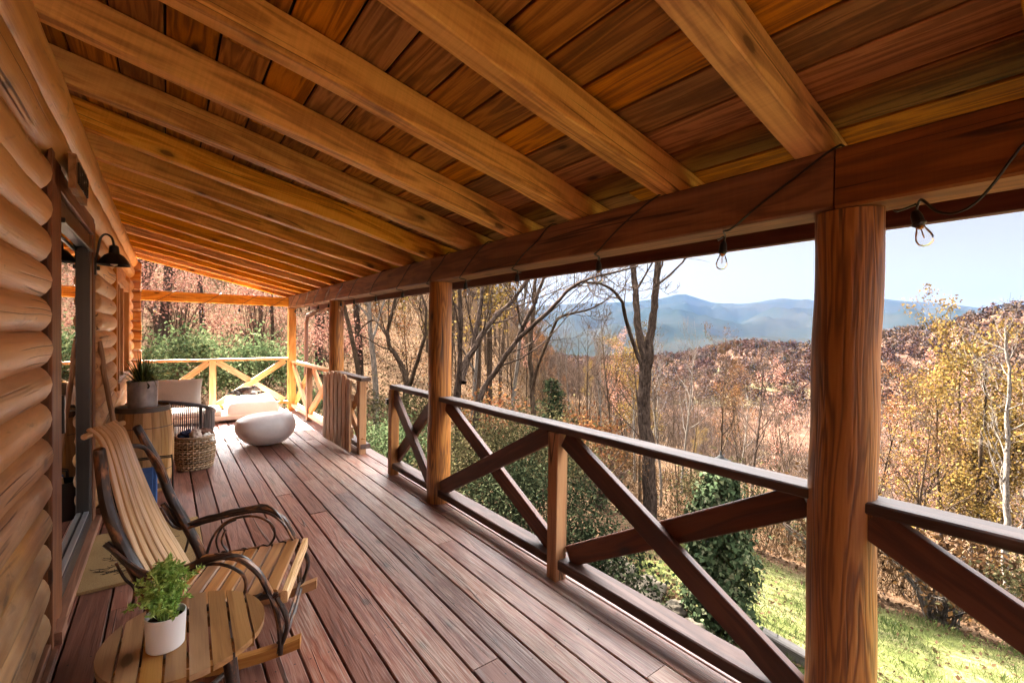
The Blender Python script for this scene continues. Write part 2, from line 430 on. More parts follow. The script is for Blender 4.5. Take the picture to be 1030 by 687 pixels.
M['leaf_yellow'] = leaf_mat('autumn_yellow_leaf', [(0, (0.0328, 0.0176, 0.0052)), (.45, (0.0609, 0.0352, 0.0097)), (.8, (0.0770, 0.0497, 0.0128)), (1, (0.0819, 0.0596, 0.0227))], 0.3, .9, .0)
M['leaf_green'] = leaf_mat('evergreen_leaf', [(0, (0.0042, 0.0063, 0.0033)), (.45, (0.0102, 0.0131, 0.0066)), (.8, (0.0203, 0.0229, 0.0114)), (1, (0.0322, 0.0332, 0.0178))], .1, 1., .0)
M['leaf_bright'] = leaf_mat('bright_shrub_leaf', [(0, (0.0142, 0.0222, 0.0093)), (.5, (0.0351, 0.0481, 0.0207)), (.8, (0.0592, 0.0721, 0.0332)), (1, (0.0853, 0.0925, 0.0507))], .25, 1., .0)
M['leaf_olive'] = leaf_mat('olive_leaf', [(0, (0.0117, 0.0109, 0.0051)), (.5, (0.0301, 0.0263, 0.0118)), (.8, (0.0485, 0.0395, 0.0183)), (1, (0.0709, 0.0511, 0.0276))], .15, 1., .0)
M['leaf_ivy'] = leaf_mat('ivy_leaf', [(0, (0.0093, 0.0151, 0.0071)), (.5, (0.0230, 0.0328, 0.0150)), (.8, (0.0576, 0.0655, 0.0337)), (1, (0.1404, 0.1325, 0.0847))], .12, 1., .02)
M['leaf_pot'] = leaf_mat('pale_pot_leaf', [(0, (0.1521, 0.2826, 0.0652)), (.5, (0.3695, 0.5868, 0.1521)), (.8, (0.6303, 0.8694, 0.3043)), (1, (0.9129, 1.0867, 0.5434))], .3, .5)
M['leaf_spider'] = leaf_mat('grassy_pot_leaf', [(0, (0.0180, 0.0420, 0.0120)), (.5, (0.0600, 0.1140, 0.0240)), (1, (0.2160, 0.2880, 0.0840))], .3, .4)
M['leaf_fir'] = leaf_mat('dark_fir_leaf', [(0, (0.0056, 0.0088, 0.0048)), (.6, (0.0120, 0.0176, 0.0080)), (1, (0.0280, 0.0336, 0.0168))], .05, 1., .0)
M['leaf_litter'] = leaf_mat('fallen_leaf', [(0, (0.0104, 0.0056, 0.0032)), (.5, (0.0215, 0.0115, 0.0062)), (.85, (0.0295, 0.0173, 0.0101)), (1, (0.0382, 0.0243, 0.0156))], .08, .9, .0)
M['grass'] = leaf_mat('lawn_grass', [(0, (0.0173, 0.0258, 0.0065)), (.5, (0.0374, 0.0492, 0.0131)), (.8, (0.0693, 0.0721, 0.0258)), (1, (0.1213, 0.1040, 0.0577))], .35, .8, .05)
M['dry_stem'] = leaf_mat('dry_stem', [(0, (0.0108, 0.0055, 0.0029)), (.5, (0.0221, 0.0128, 0.0064)), (1, (0.0373, 0.0245, 0.0142))], .05, 1., .0)
M['far_leaf'] = leaf_mat('far_forest_leaf', [(0, (0.0127, 0.0064, 0.0052)), (.3, (0.0224, 0.0108, 0.0082)), (.5, (0.0224, 0.0146, 0.0108)), (.7, (0.0280, 0.0191, 0.0145)), (.86, (0.0353, 0.0185, 0.0113)), (.93, (0.0088, 0.0082, 0.0055)), (1, (0.0074, 0.0080, 0.0053))], .15, .9, .0)

def bark(name, a, b, c):
    t = NT(name); g = t.attr('gco').outputs['Vector']
    n = t.noise(t.scale(g, 9, 34, 34), 1., 6., .7, .9); k = t.noise(t.scale(g, 1.2, 5, 5), 1., 3.)
    col = t.mix(.25, t.ramp(n, [(.40, tuple(x * .4 for x in a)), (.5, b), (.60, c)]), t.ramp(k, [(.3, a), (.7, c)]))
    return t.done(t.bsdf(col, 1., .0, n, 1., .02))
M['bark'] = bark('grey_brown_bark', (0.0100, 0.0063, 0.0041), (0.0263, 0.0170, 0.0116), (0.0483, 0.0333, 0.0231))
M['bark_dark'] = bark('dark_bark', (0.0054, 0.0035, 0.0026), (0.0190, 0.0126, 0.0098), (0.0462, 0.0320, 0.0248))
M['bark_pale'] = bark('pale_bark', (0.0276, 0.0221, 0.0185), (0.0599, 0.0484, 0.0391), (0.0922, 0.0784, 0.0668))
M['bark_twig'] = bark('twig_bark', (0.0228, 0.0139, 0.0098), (0.0456, 0.0284, 0.0209), (0.0742, 0.0501, 0.0377))

# ------------------------------------------------------------------ camera and daylight
cam = bpy.data.cameras.new('camera'); cam_ob = bpy.data.objects.new('camera', cam); COL.objects.link(cam_ob)
cam.sensor_fit = 'HORIZONTAL'; cam.sensor_width = 36; cam.lens = 460 / 1030 * 36
cam.clip_start = .02; cam.clip_end = 40000
YAW, PIT, ROL = rad(37.1), rad(-.85), rad(.75)
fw = Vector((math.sin(YAW) * math.cos(PIT), math.cos(YAW) * math.cos(PIT), math.sin(PIT)))
rt0 = Vector((math.cos(YAW), -math.sin(YAW), 0)); up0 = rt0.cross(fw)
rt = rt0 * math.cos(ROL) + up0 * math.sin(ROL); upv = rt.cross(fw)
EYE = Vector((0, 0, 1.5))
cam_ob.matrix_world = Matrix(((rt.x, upv.x, -fw.x, EYE.x), (rt.y, upv.y, -fw.y, EYE.y), (rt.z, upv.z, -fw.z, EYE.z), (0, 0, 0, 1)))
sc.camera = cam_ob
SUN_EL, SUN_AZ = rad(43), rad(1)
sdir = Vector((math.sin(SUN_AZ) * math.cos(SUN_EL), math.cos(SUN_AZ) * math.cos(SUN_EL), math.sin(SUN_EL)))
sun = bpy.data.lights.new('sun', 'SUN'); sun.energy = SUN_W = 5.0; sun.angle = rad(.6); sun.color = (1., .93, .82)
sun_ob = bpy.data.objects.new('sun', sun); COL.objects.link(sun_ob); sun_ob.rotation_euler = (-sdir).to_track_quat('-Z', 'Y').to_euler()
sun_ob.location = (0, 30, 40)
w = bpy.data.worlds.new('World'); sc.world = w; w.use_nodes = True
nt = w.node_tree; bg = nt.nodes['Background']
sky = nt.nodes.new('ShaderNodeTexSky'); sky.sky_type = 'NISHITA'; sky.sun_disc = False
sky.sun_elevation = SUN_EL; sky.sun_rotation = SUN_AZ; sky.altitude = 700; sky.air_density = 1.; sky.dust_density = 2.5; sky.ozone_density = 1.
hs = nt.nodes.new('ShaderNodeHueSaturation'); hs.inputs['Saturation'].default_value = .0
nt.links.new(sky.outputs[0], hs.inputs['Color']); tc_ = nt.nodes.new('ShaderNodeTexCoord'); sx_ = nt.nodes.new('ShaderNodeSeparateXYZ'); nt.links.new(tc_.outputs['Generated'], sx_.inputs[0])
# added fill: dome boosted overhead, dimmed low down, to light the shaded porch
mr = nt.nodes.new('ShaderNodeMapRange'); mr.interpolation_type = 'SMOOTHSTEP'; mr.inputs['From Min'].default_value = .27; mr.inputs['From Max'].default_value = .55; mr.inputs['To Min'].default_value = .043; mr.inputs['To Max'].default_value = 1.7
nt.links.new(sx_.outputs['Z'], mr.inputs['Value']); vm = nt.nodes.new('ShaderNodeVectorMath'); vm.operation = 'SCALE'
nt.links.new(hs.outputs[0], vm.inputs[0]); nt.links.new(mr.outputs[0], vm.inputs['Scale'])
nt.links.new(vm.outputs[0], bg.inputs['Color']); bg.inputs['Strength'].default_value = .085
sc.view_settings.view_transform = 'Standard'; sc.view_settings.look = 'None'; sc.view_settings.gamma = 1; sc.view_settings.exposure = 5.3
sc.view_settings.use_curve_mapping = False
sc.render.engine = 'CYCLES'
cy = sc.cycles; cy.max_bounces = 12; cy.diffuse_bounces = 9; cy.glossy_bounces = 4; cy.transmission_bounces = 6; cy.transparent_max_bounces = 12; cy.volume_bounces = 0
cy.use_denoising = True; cy.sample_clamp_indirect = 8; cy.caustics_reflective = False; cy.caustics_refractive = False
try: cy.denoiser = 'OPENIMAGEDENOISE'
except Exception: pass

# ------------------------------------------------------------------ terrain
def smooth(a, b, x): t = np.clip((x - a) / (b - a), 0, 1); return t * t * (3 - 2 * t)
AZ = np.array([-60, -20, 0, 15, 25, 35, 45, 55, 65, 72, 78, 85, 95, 110, 130], float)
RR = np.array([10, 25, 45, 80, 130, 230, 420, 600, 900, 1700, 3500, 5200, 6500, 8000, 9500], float)
ZT = np.array([
    [1, 1, .5, .2, -.3, -1.0, -1.7, -2.4, -2.9, -3.1, -3.2, -3.2, -3.2, -3, -2.6],
    [1.2, 1.0, .6, .3, -.3, -1.6, -4.2, -6.5, -7.8, -8.4, -8.8, -8.8, -8.5, -8, -7],
    [7, 7, 6, 5, 3.4, -.5, -7.5, -12.5, -14.5, -15.5, -16, -16, -15, -14, -12],
    [24, 24, 22, 19, 13, 3, -12, -21, -25, -27, -28, -27, -25, -23, -20],
    [45, 45, 42, 37, 27, 8, -17, -29, -34, -37, -38, -36, -33, -30, -26],
    [80, 80, 70, 60, 45, 10, -25, -42, -47, -48, -47, -42, -36, -30, -20],
    [90, 90, 80, 65, 48, 5, -32, -42, -27, -29, -22, -6, 10, 15, 15],
    [80, 80, 80, 60, 45, -5, -35, -28, -9, -10, 5, 27, 50, 65, 65],
    [60, 60, 60, 40, 30, -20, -50, -45, -40, -40, -30, -10, 20, 40, 40],
    [0, 0, 0, 0, 0, -60, -110, -120, -130, -130, -120, -100, -60, 0, 0],
    [0, 0, 0, 0, 0, 30, 40, 60, 10, -10, 20, 40, 60, 60, 60],
    [0] * 15, [0] * 15, [0] * 15, [0] * 15], float)
SIL = [(-60, 20), (0, 20), (30, 24), (40, 28), (49, 35), (54, 37), (57.8, 43), (60.7, 36), (63.6, 32.5), (67.4, 40.5), (70.6, 38), (76.2, 40), (78.9, 37.5), (81.1, 34.5), (83.3, 31), (90, 26), (110, 25), (130, 20)]
sil = np.interp(AZ, [a for a, b in SIL], [b for a, b in SIL])
def peak_z(az):
    h = np.interp(az, [a for a, b in SIL], [b for a, b in SIL])
    return 1.5 + h / 460 * 6500 * np.cos(np.radians(np.clip(az - 37.1, -70, 70)))
def near_z(X, Y):
    z = np.interp(X, [-8, -1, 2.2, 4.4, 7.8, 12, 20, 60], [.2, -.7, -1.0, -1.40, -2.12, -3.7, -7.0, -20])
    return z + np.clip(Y - 8, 0, 60) * .05 * np.interp(X, [-5, 2, 10], [1, .75, .1])
def terrain(X, Y):
    X = np.asarray(X, float); Y = np.asarray(Y, float)
    r = np.hypot(X, Y) + 1e-6; az = np.degrees(np.arctan2(X, Y)); az = np.where(az < -100, az + 360, az); az = np.clip(az, -60, 130)
    lr = np.log(np.clip(r, RR[0], RR[-1])); LR = np.log(RR)
    i = np.clip(np.searchsorted(LR, lr, side='right') - 1, 0, len(RR) - 2); t = (lr - LR[i]) / (LR[i + 1] - LR[i])
    t = np.where(r < 300, t, t * t * (3 - 2 * t))
    j = np.clip(np.searchsorted(AZ, az, side='right') - 1, 0, len(AZ) - 2); u = (az - AZ[j]) / (AZ[j + 1] - AZ[j]); u = u * u * (3 - 2 * u)
    T = ZT
    far = (T[i, j] * (1 - u) + T[i, j + 1] * u) * (1 - t) + (T[i + 1, j] * (1 - u) + T[i + 1, j + 1] * u) * t
    pk = peak_z(az)
    hump = np.interp(lr, np.log([3000, 3500, 5200, 6500, 8000, 9500]), [0, 0, .55, 1., .75, .3])
    far = np.where(r > 3500, far * np.clip(1 - hump, 0, 1) + pk * hump, far)
    b = smooth(9, 22, r)
    return near_z(X, Y) * (1 - b) + far * b
def rough_z(X, Y):
    """terrain with its small unevenness"""
    z = terrain(X, Y); r = np.hypot(X, Y)
    out = np.empty_like(z); fl = z.ravel(); xs = np.asarray(X).ravel(); ys = np.asarray(Y).ravel(); rs = r.ravel(); o = out.ravel()
    for k in range(len(fl)):
        rr = rs[k]; x = xs[k]; y = ys[k]; d = 0.
        if rr < 60: d += .07 * mnoise.noise(Vector((x * .9, y * .9, 0))) * min(1, rr / 5)
        if rr > 12: d += .35 * mnoise.noise(Vector((x * .12, y * .12, 3))) * min(1, (rr - 12) / 30)
        if rr > 80: d += 3 * mnoise.noise(Vector((x * .012, y * .012, 5))) * min(1, (rr - 80) / 200)
        if rr > 1500:
            f = min(1, (rr - 1500) / 2500); q = Vector((x / 900, y / 900, 1))
            rid = 0.; a = 1.
            for _ in range(4):
                rid += a * (1 - abs(mnoise.noise(q)) * 2.2); q = q * 2.1; a *= .5
            keep = 1 - .85 * math.exp(-((rr - 6500) / 700) ** 2)
            d += f * 130 * (rid - .9) * keep
        o[k] = fl[k] + d
    return o.reshape(z.shape)
azs = np.concatenate([np.arange(-25, 112, .45), np.arange(112, 335, 3.)])
rings = np.concatenate([[.6], np.geomspace(1.2, 9500, 190)])
A, R_ = np.meshgrid(np.radians(azs), rings)
GX, GY = np.sin(A) * R_, np.cos(A) * R_
GZ = rough_z(GX, GY)
na = len(azs)
def ring_mesh(name, i0, i1, mat):
    V = np.stack([GX[i0:i1 + 1], GY[i0:i1 + 1], GZ[i0:i1 + 1]], -1).reshape(-1, 3)
    nr = i1 - i0 + 1
    I = np.arange(nr - 1)[:, None] * na; J = np.arange(na)[None, :]; J2 = (J + 1) % na
    F = np.stack([I + J, I + J2, I + na + J2, I + na + J], -1).reshape(-1, 4)[:, ::-1]
    if i0 == 0:
        c = len(V); V = np.vstack([V, [0, 0, float(GZ[0].mean())]])
        F = np.vstack([F, [[c, (k + 1) % na, k, k] for k in range(0)]]) if False else F
    o = np_mesh(name, V, F, mat, smooth=True)
    return tag(o, kind='structure')

def ground_mat():
    t = NT('ground_cover'); P = t.n('ShaderNodeNewGeometry').outputs['Position']
    sp = t.n('ShaderNodeSeparateXYZ'); t.l(P, sp.inputs[0])
    a = t.noise(P, 14, 5, .7); b = t.noise(P, 1.3, 4, .6); c0 = t.noise(P, 55, 3, .7)
    lit = t.ramp(t.math('ADD', t.math('MULTIPLY', a, .6), t.math('MULTIPLY', c0, .4)), [(.3, (0.0100, 0.0061, 0.0041)), (.45, (0.0273, 0.0154, 0.0094)), (.58, (0.0436, 0.0272, 0.0170)), (.75, (0.0616, 0.0445, 0.0307))])
    lit = t.mix(t.ramp(b, [(.45, 0.), (.7, .5)]), lit, (0.0311, 0.0242, 0.0143))
    gr = t.ramp(t.math('ADD', t.math('MULTIPLY', a, .5), t.math('MULTIPLY', b, .5)), [(.32, (0.0194, 0.0235, 0.0069)), (.48, (0.0387, 0.0415, 0.0139)), (.6, (0.0718, 0.0649, 0.0303)), (.75, (0.1051, 0.0884, 0.0525))])
    e = t.math('ADD', sp.outputs['X'], t.math('MULTIPLY_ADD', b, 1.6, -.8))
    mx = t.math('MULTIPLY', t.ramp(t.math('MULTIPLY', e, .1), [(.27, 0.), (.33, 1.), (.735, 1.), (.79, 0.)]), t.math('LESS_THAN', t.math('ADD', sp.outputs['Y'], t.math('MULTIPLY', b, 1.)), 4.3))
    col = t.mix(mx, lit, gr)
    return t.done(t.bsdf(col, 1., .0, t.math('ADD', a, c0), .8, .03))
def hill_mat():
    t = NT('hill_forest_floor'); P = t.n('ShaderNodeNewGeometry').outputs['Position']
    a = t.noise(P, .12, 6, .7); b = t.noise(P, .012, 4, .6)
    c = t.ramp(a, [(.3, (0.0120, 0.0076, 0.0056)), (.45, (0.0264, 0.0136, 0.0092)), (.58, (0.0352, 0.0220, 0.0156)), (.75, (0.0440, 0.0188, 0.0100))])
    c = t.mix(t.ramp(b, [(.56, 0.), (.66, .6)]), c, (0.0440, 0.0425, 0.0205))
    return t.done(t.diff(c))
def mountain_mat():
    t = NT('mountain_forest'); P = t.n('ShaderNodeNewGeometry').outputs['Position']
    a = t.noise(P, .02, 6, .7); b = t.noise(P, .0016, 5, .6)
    c = t.mix(.5, t.ramp(a, [(.3, (0.00222, 0.00316, 0.00222)), (.6, (0.00624, 0.00624, 0.00453)), (.8, (0.00992, 0.00787, 0.00564))]), t.ramp(b, [(.35, (0.00248, 0.00428, 0.00316)), (.65, (0.00847, 0.00761, 0.00564))]))
    return t.done(t.diff(c))
k1 = int(np.searchsorted(rings, 200)); k2 = int(np.searchsorted(rings, 1500))
ring_mesh('ground', 0, k1, ground_mat()); ring_mesh('hills', k1, k2, hill_mat()); ring_mesh('mountains', k2, len(rings) - 1, mountain_mat())

# the air: one closed box of pale haze
def haze_box():
    zlo = float(GZ.min()) - 1; zhi = float(GZ.max()) + 5; s = 9800
    mb = MB(); lo = (-s, -s, zlo); hi = (s, s, zhi)
    P = [(x, y, z) for z in (zlo, zhi) for x, y in ((-s, -s), (s, -s), (s, s), (-s, s))]
    mb.add(P, [(3, 2, 1, 0), (4, 5, 6, 7), (0, 1, 5, 4), (1, 2, 6, 5), (2, 3, 7, 6), (3, 0, 4, 7)], P, 0)
    t = NT('haze'); v = t.n('ShaderNodeVolumePrincipled'); v.inputs['Color'].default_value = (.23, .46, 1., 1); v.inputs['Density'].default_value = HAZE_D
    v.inputs['Anisotropy'].default_value = 0.
    t.l(v.outputs[0], t.out.inputs['Volume'])
    o = mb.build('haze', t.m, smooth=False); tag(o, kind='stuff'); return o
HAZE_D = 5.5e-6
haze_box()

# ------------------------------------------------------------------ deck
SCR = []; mb = MB(); xs0 = 2.127; x = xs0; k = 0
while x > -.62:
    x1 = x - .003 if k == 0 else x
    y = -3.0 + random.uniform(-2, 0)
    while y < 9.75:
        L = random.uniform(2.6, 4.9); a = max(y, -3.0); b = min(y + L, 9.75)
        if b > a + .05:
            dz = random.uniform(-.0015, .0015)
            mb.bar((x - .074, a + .002, -.019 + dz), (x - .074, b - .002, -.019 + dz + random.uniform(-.001, .001)), .139 + random.uniform(-.002, .002), .038, ch=.004)
        y += L
    for ys_ in np.arange(-.2, 9.6, .6):
        for dx in (-.112, -.036):
            sx0 = x + dx + random.uniform(-.006, .006); sy0 = ys_ + random.uniform(-.01, .01); SCR.append((sx0, sy0))
    x -= .148; k += 1
tag(mb.build('deck_floor', M['deck']), 'weathered red brown board floor of the porch', 'floor', kind='structure')
mb = MB()
for (sx0, sy0) in SCR:
    pts_ = [(sx0 + .0042 * math.cos(q * 1.0472), sy0 + .0042 * math.sin(q * 1.0472), .0032) for q in range(6)]
    mb.add(pts_, [tuple(range(6))], pts_, .5)
o = mb.build('deck_screws', M['wire']); tag(o, kind='structure')
mb = MB()
mb.box((2.06, -3, -.26), (2.10, 9.72, -.042)); mb.box((-.6, 9.70, -.26), (2.06, 9.735, -.042))
for y in np.arange(-2.8, 9.6, .6): mb.bar((-.6, y, -.15), (2.055, y, -.15), .04, .2)
for y in (-2.5, .6, 3.66, 6.79, 9.5): mb.box((1.9, y - .06, -1.4), (2.02, y + .06, -.26))
o = mb.build('deck_joists', M['fascia']); tag(o, kind='structure')

# ------------------------------------------------------------------ cabin
cabin = thing('log_cabin', 'honey coloured log cabin wall with a glass door beside the porch', 'cabin', (-.55, 3, 0))
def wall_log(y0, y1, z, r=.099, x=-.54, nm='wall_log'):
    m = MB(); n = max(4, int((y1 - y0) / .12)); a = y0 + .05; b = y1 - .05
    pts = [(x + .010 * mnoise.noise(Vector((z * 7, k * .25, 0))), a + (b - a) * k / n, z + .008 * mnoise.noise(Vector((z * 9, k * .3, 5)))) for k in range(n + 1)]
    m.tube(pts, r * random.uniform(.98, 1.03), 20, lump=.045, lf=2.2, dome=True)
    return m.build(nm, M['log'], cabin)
zc = [.159 + .156 * k for k in range(14)]
for z in zc: wall_log(-3.2, 2.915 + random.uniform(-.012, .012), z)
for z in zc: wall_log(4.83, 6.27 + random.uniform(-.015, .015), z)
for z in zc[:5]: wall_log(6.2, 8.6, z)
for z in zc: wall_log(8.55, 9.5, z)
wall_log(-3.2, 9.5, 2.405, .105, -.53, 'plate_log'); wall_log(-3.2, 9.5, 2.575, .105, -.50, 'plate_log')
m = MB()   # pale backing seen in the joints between the logs
m.box((-.60, -3.2, 0), (-.505, 2.84, 2.33)); m.box((-.60, 4.92, 0), (-.505, 6.2, 2.33)); m.box((-.60, 6.2, 0), (-.505, 8.62, .82)); m.box((-.60, 8.62, 0), (-.505, 9.45, 2.33))
m.build('chinking', M['trim_honey'], cabin)
m = MB(); m.box((-.50, -3.2, .004), (-.455, 2.93, .05)); m.box((-.455, -3.2, .002), (-.432, 2.93, .022)); m.box((-.50, 4.95, .004), (-.455, 9.4, .05))
m.build('base_board', M['trim'], cabin)
# cross logs of the far corner: sawn ends stacked one on the other
for k, z in enumerate(zc + [2.345, 2.50]):
    m = MB(); m.bar((-1.6, 9.43, z), (-.355 + random.uniform(-.008, .008), 9.43, z), .17, .15, ch=.03, seg=3)
    m.build('corner_log', M['trim_honey'], cabin)
# door: casing, threshold, dark frame, sliding leaf, pane
m = MB(); m.box((-.60, 3.04, 0), (-.465, 3.28, 2.33)); m.box((-.62, 4.70, 0), (-.478, 4.84, 2.33)); m.box((-.61, 3.28, 2.21), (-.47, 4.70, 2.33))
m.box((-.47, 2.965, .0), (-.455, 3.045, 2.33))
m.build('door_casing', M['trim'], cabin)
m = MB(); m.box((-.62, 3.05, .002), (-.435, 4.80, .035), ch=.008); m.box((-.47, 3.00, .0), (-.428, 3.15, .06))
m.build('threshold', M['trim'], cabin)
m = MB()
for a, b in (((-.56, 3.29, .036), (-.485, 3.40, 2.2)), ((-.56, 4.59, .036), (-.485, 4.695, 2.2)), ((-.562, 3.40, 2.10), (-.487, 4.59, 2.2)), ((-.562, 3.40, .036), (-.483, 4.59, .13))): m.box(a, b, ch=.006)
m.box((-.486, 3.42, 2.07), (-.468, 4.6, 2.095))
dr = m.build('door', M['dark_frame'], cabin)
m = MB(); m.box((-.545, 3.40, .13), (-.525, 4.59, 2.10)); m.build('pane', M['pane'], dr)
m = MB(); m.box((-.523, 3.43, .13), (-.505, 3.46, 2.07)); m.box((-.52, 3.45, .135), (-.49, 4.58, .150)); m.build('track', M['grey_metal'], dr)
m = MB(); m.box((-.485, 3.33, .95), (-.46, 3.36, 1.15)); m.build('handle', M['black_metal'], dr)
# window beyond the door
m = MB()
for a, b in (((-.60, 6.33, .84), (-.45, 6.47, 2.15)), ((-.60, 8.36, .84), (-.45, 8.50, 2.15)), ((-.60, 6.47, 2.02), (-.452, 8.36, 2.15)), ((-.60, 6.47, .84), (-.43, 8.36, .92)), ((-.57, 7.02, .92), (-.47, 7.10, 2.02)), ((-.57, 7.66, .92), (-.47, 7.74, 2.02))): m.box(a, b, ch=.006)
wn = m.build('window', M['trim_honey'], cabin)
m = MB(); m.box((-.55, 6.47, .92), (-.535, 8.36, 2.02)); m.build('pane', M['pane'], wn)
m = MB(); m.box((-.60, 6.2, 2.15), (-.50, 8.6, 2.33)); m.build('window_header', M['trim_honey'], cabin)
# rooms behind the glass and the rest of the house body
m = MB()
m.box((-5.2, -3.3, -.9), (-5.05, 9.5, 2.7)); m.box((-5.05, -3.3, -.2), (-.63, 9.5, -.06)); m.box((-5.05, -3.3, -.06), (-.63, -3.15, 2.6)); m.box((-5.05, 9.36, -.9), (-1.65, 9.5, 2.9))
m.build('house_body', M['trim'], cabin)
m = MB(); m.box((-3.2, 3.0, -.06), (-3.1, 5.6, 2.5)); m.build('inner_wall', M['grey_wood'], cabin)

cabin.location.x += .035
# ------------------------------------------------------------------ porch roof
SL = .229
def rz(x): return 2.17 + SL * (1.86 - x)            # underside of the rafters
roof = thing('porch_roof', 'sloping porch roof with timber rafters over dark brown boards', 'roof', (.7, 3, 2.4))
nrm = Vector((SL, 0, 1)).normalized()
for k in range(-6, 15):
    y = .695 + .6 * k
    m = MB(); h = .15
    m.bar((-.62, y, rz(-.62) + h / 2), (2.30, y, rz(2.30) + h / 2), .09 + random.uniform(-.006, .006), h, nrm, ch=.005, seg=10, wob=.012)
    m.build('rafter', M['rafter'], roof)
m = MB(); m.bar((-.62, 9.66, rz(-.62) + .075), (2.36, 9.66, rz(2.36) + .075), .10, .17, nrm, seg=6, wob=.006); m.build('barge_rafter', M['rafter'], roof)
m = MB(); x = 2.40; k = 0
while x > -.75:
    wd = .185
    for y0, y1 in ((-3.2, random.uniform(1, 4.5)), (0, 9.78)):
        if y0 == 0: y0 = yy + .002
        else: yy = y1
        zz = rz(x - wd / 2) + .15 * 1.028 + .016
        m.bar((x - wd / 2, y0, zz), (x - wd / 2, y1, zz), wd - .005, .022, nrm, ch=.004)
    x -= wd; k += 1
m.build('ceiling_boards', M['ceiling'], roof)
m = MB(); m.bar((-6.0, 3.3, rz(-6.0) + .26), (2.42, 3.3, rz(2.42) + .20), 13.2, .03, nrm); m.build('roof_sheet', M['roofing'], roof)
m = MB(); m.box((2.30, -3.2, 1.945), (2.345, 9.76, 2.23)); m.build('fascia', M['fascia'], roof)
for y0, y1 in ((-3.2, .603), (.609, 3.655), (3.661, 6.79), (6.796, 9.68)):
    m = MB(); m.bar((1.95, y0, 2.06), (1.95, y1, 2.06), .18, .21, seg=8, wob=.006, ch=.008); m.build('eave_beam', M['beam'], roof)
m = MB(); m.bar((-.40, 9.57, 2.065), (1.855, 9.57, 2.065), .14, .165, seg=5, wob=.006, ch=.008); m.build('cross_beam', M['rafter'], roof)

# ------------------------------------------------------------------ posts
def round_post(y, r, lbl, x=1.96):
    m = MB(); n = 30
    m.tube([(x + .008 * mnoise.noise(Vector((y, k * .2, 0))), y + .006 * mnoise.noise(Vector((y, k * .2, 9))), .002 + (1.953 - .002) * k / n) for k in range(n + 1)], [r * (1.03 - .05 * k / n) for k in range(n + 1)], 28, lump=.035, lf=2.)
    o = m.build('porch_post', M['post']); tag(o, lbl, 'post', 'round log posts under the eave beam'); return o
round_post(.59, .104, 'thick peeled log post nearest the camera, with dark grain scars')
round_post(3.66, .104, 'round log post between the two crossed railings, next to the gate opening')
round_post(6.79, .10, 'round log post rising behind the rustic picket gate')
round_post(-2.4, .104, 'round log post at the near end of the porch')
m = MB(); m.box((1.86, 9.50, .002), (1.99, 9.63, 1.953), ch=.006); tag(m.build('corner_post', M['rail_honey']), 'square honey coloured corner post where the two far railings meet', 'post')

# ------------------------------------------------------------------ railings
XR = 1.966
def xbrace(par, mat, y0, y1, first, x=XR, both=True):
    """crossed braces between y0<y1; first: 'up' = the inner one rises with y"""
    zb, zt = .152, .878
    lo, hi = y0 + .03, y1 - .03
    ia = (Vector((x - .032, lo, zb)), Vector((x - .032, hi, zt))); ib = (Vector((x - .032, lo, zt)), Vector((x - .032, hi, zb)))
    for q, (a, b) in enumerate((ia, ib) if first == 'up' else (ib, ia)):
        if q == 1 and not both: continue
        dx = Vector((0 if q == 0 else .047, 0, 0)); d = (b - a); dn = d.normalized()
        m = MB(); nn = Vector((1, 0, 0)).cross(dn)
        m.bar(a + dx, b + dx, .040, .118, nn, ch=.004); m.build('brace', mat, par)
def railing(name_lbl, y0, y1, mids, firsts, mat, tmat, posts=(), loc=None, grp='crossed timber railings', both=True):
    r = thing('railing', name_lbl, 'railing', (XR, (y0 + y1) / 2, 0), group=grp)
    m = MB(); m.bar((XR, y0, .925), (XR, y1, .925), .125, .042, ch=.006, seg=6, wob=.004); m.build('top_rail', tmat, r)
    m = MB(); m.bar((XR + .0, y0, .099), (XR + .0, y1, .099), .125, .060, ch=.006, seg=6, wob=.003); m.build('bottom_rail', tmat, r)
    ys = [y0] + list(mids) + [y1]
    for i in range(len(ys) - 1):
        a = ys[i] + (.045 if i else 0); b = ys[i + 1] - (.045 if i < len(ys) - 2 else 0)
        xbrace(r, mat, a, b, firsts[i], both=both)
    for y in list(mids) + list(posts):
        m = MB(); top = .903
        m.box((XR - .078, y - .043, .002), (XR + .01, y + .043, top), ch=.004); m.build('rail_post', M['post_tan'], r)
    return r
railing('dark railing section running out of view past the thick near post', -2.30, .53, [-.95], ['down', 'up'], M['rail'], M['rail_top'])
railing('dark crossed railing with a mid post, between the two nearest log posts', .68, 3.57, [2.07], ['up', 'down'], M['rail'], M['rail_top'])
r2 = railing('short dark crossed railing from the log post to the gate opening', 3.75, 4.68, [], ['up'], M['rail'], M['rail_top'], posts=[4.625])
m = MB(); m.box((XR - .10, 4.655, .745), (XR - .05, 4.70, .80)); m.box((XR - .09, 4.69, .755), (XR - .07, 4.73, .775)); m.build('latch', M['black_metal'], r2)
railing('short weathered railing stub behind the open picket gate', 5.57, 6.70, [], ['up'], M['post_tan'], M['rail_top'], posts=[5.62])
railing('honey coloured crossed railing between the gate and the far corner post', 6.88, 9.49, [8.24], ['down', 'up'], M['rail_honey'], M['rail_honey'])
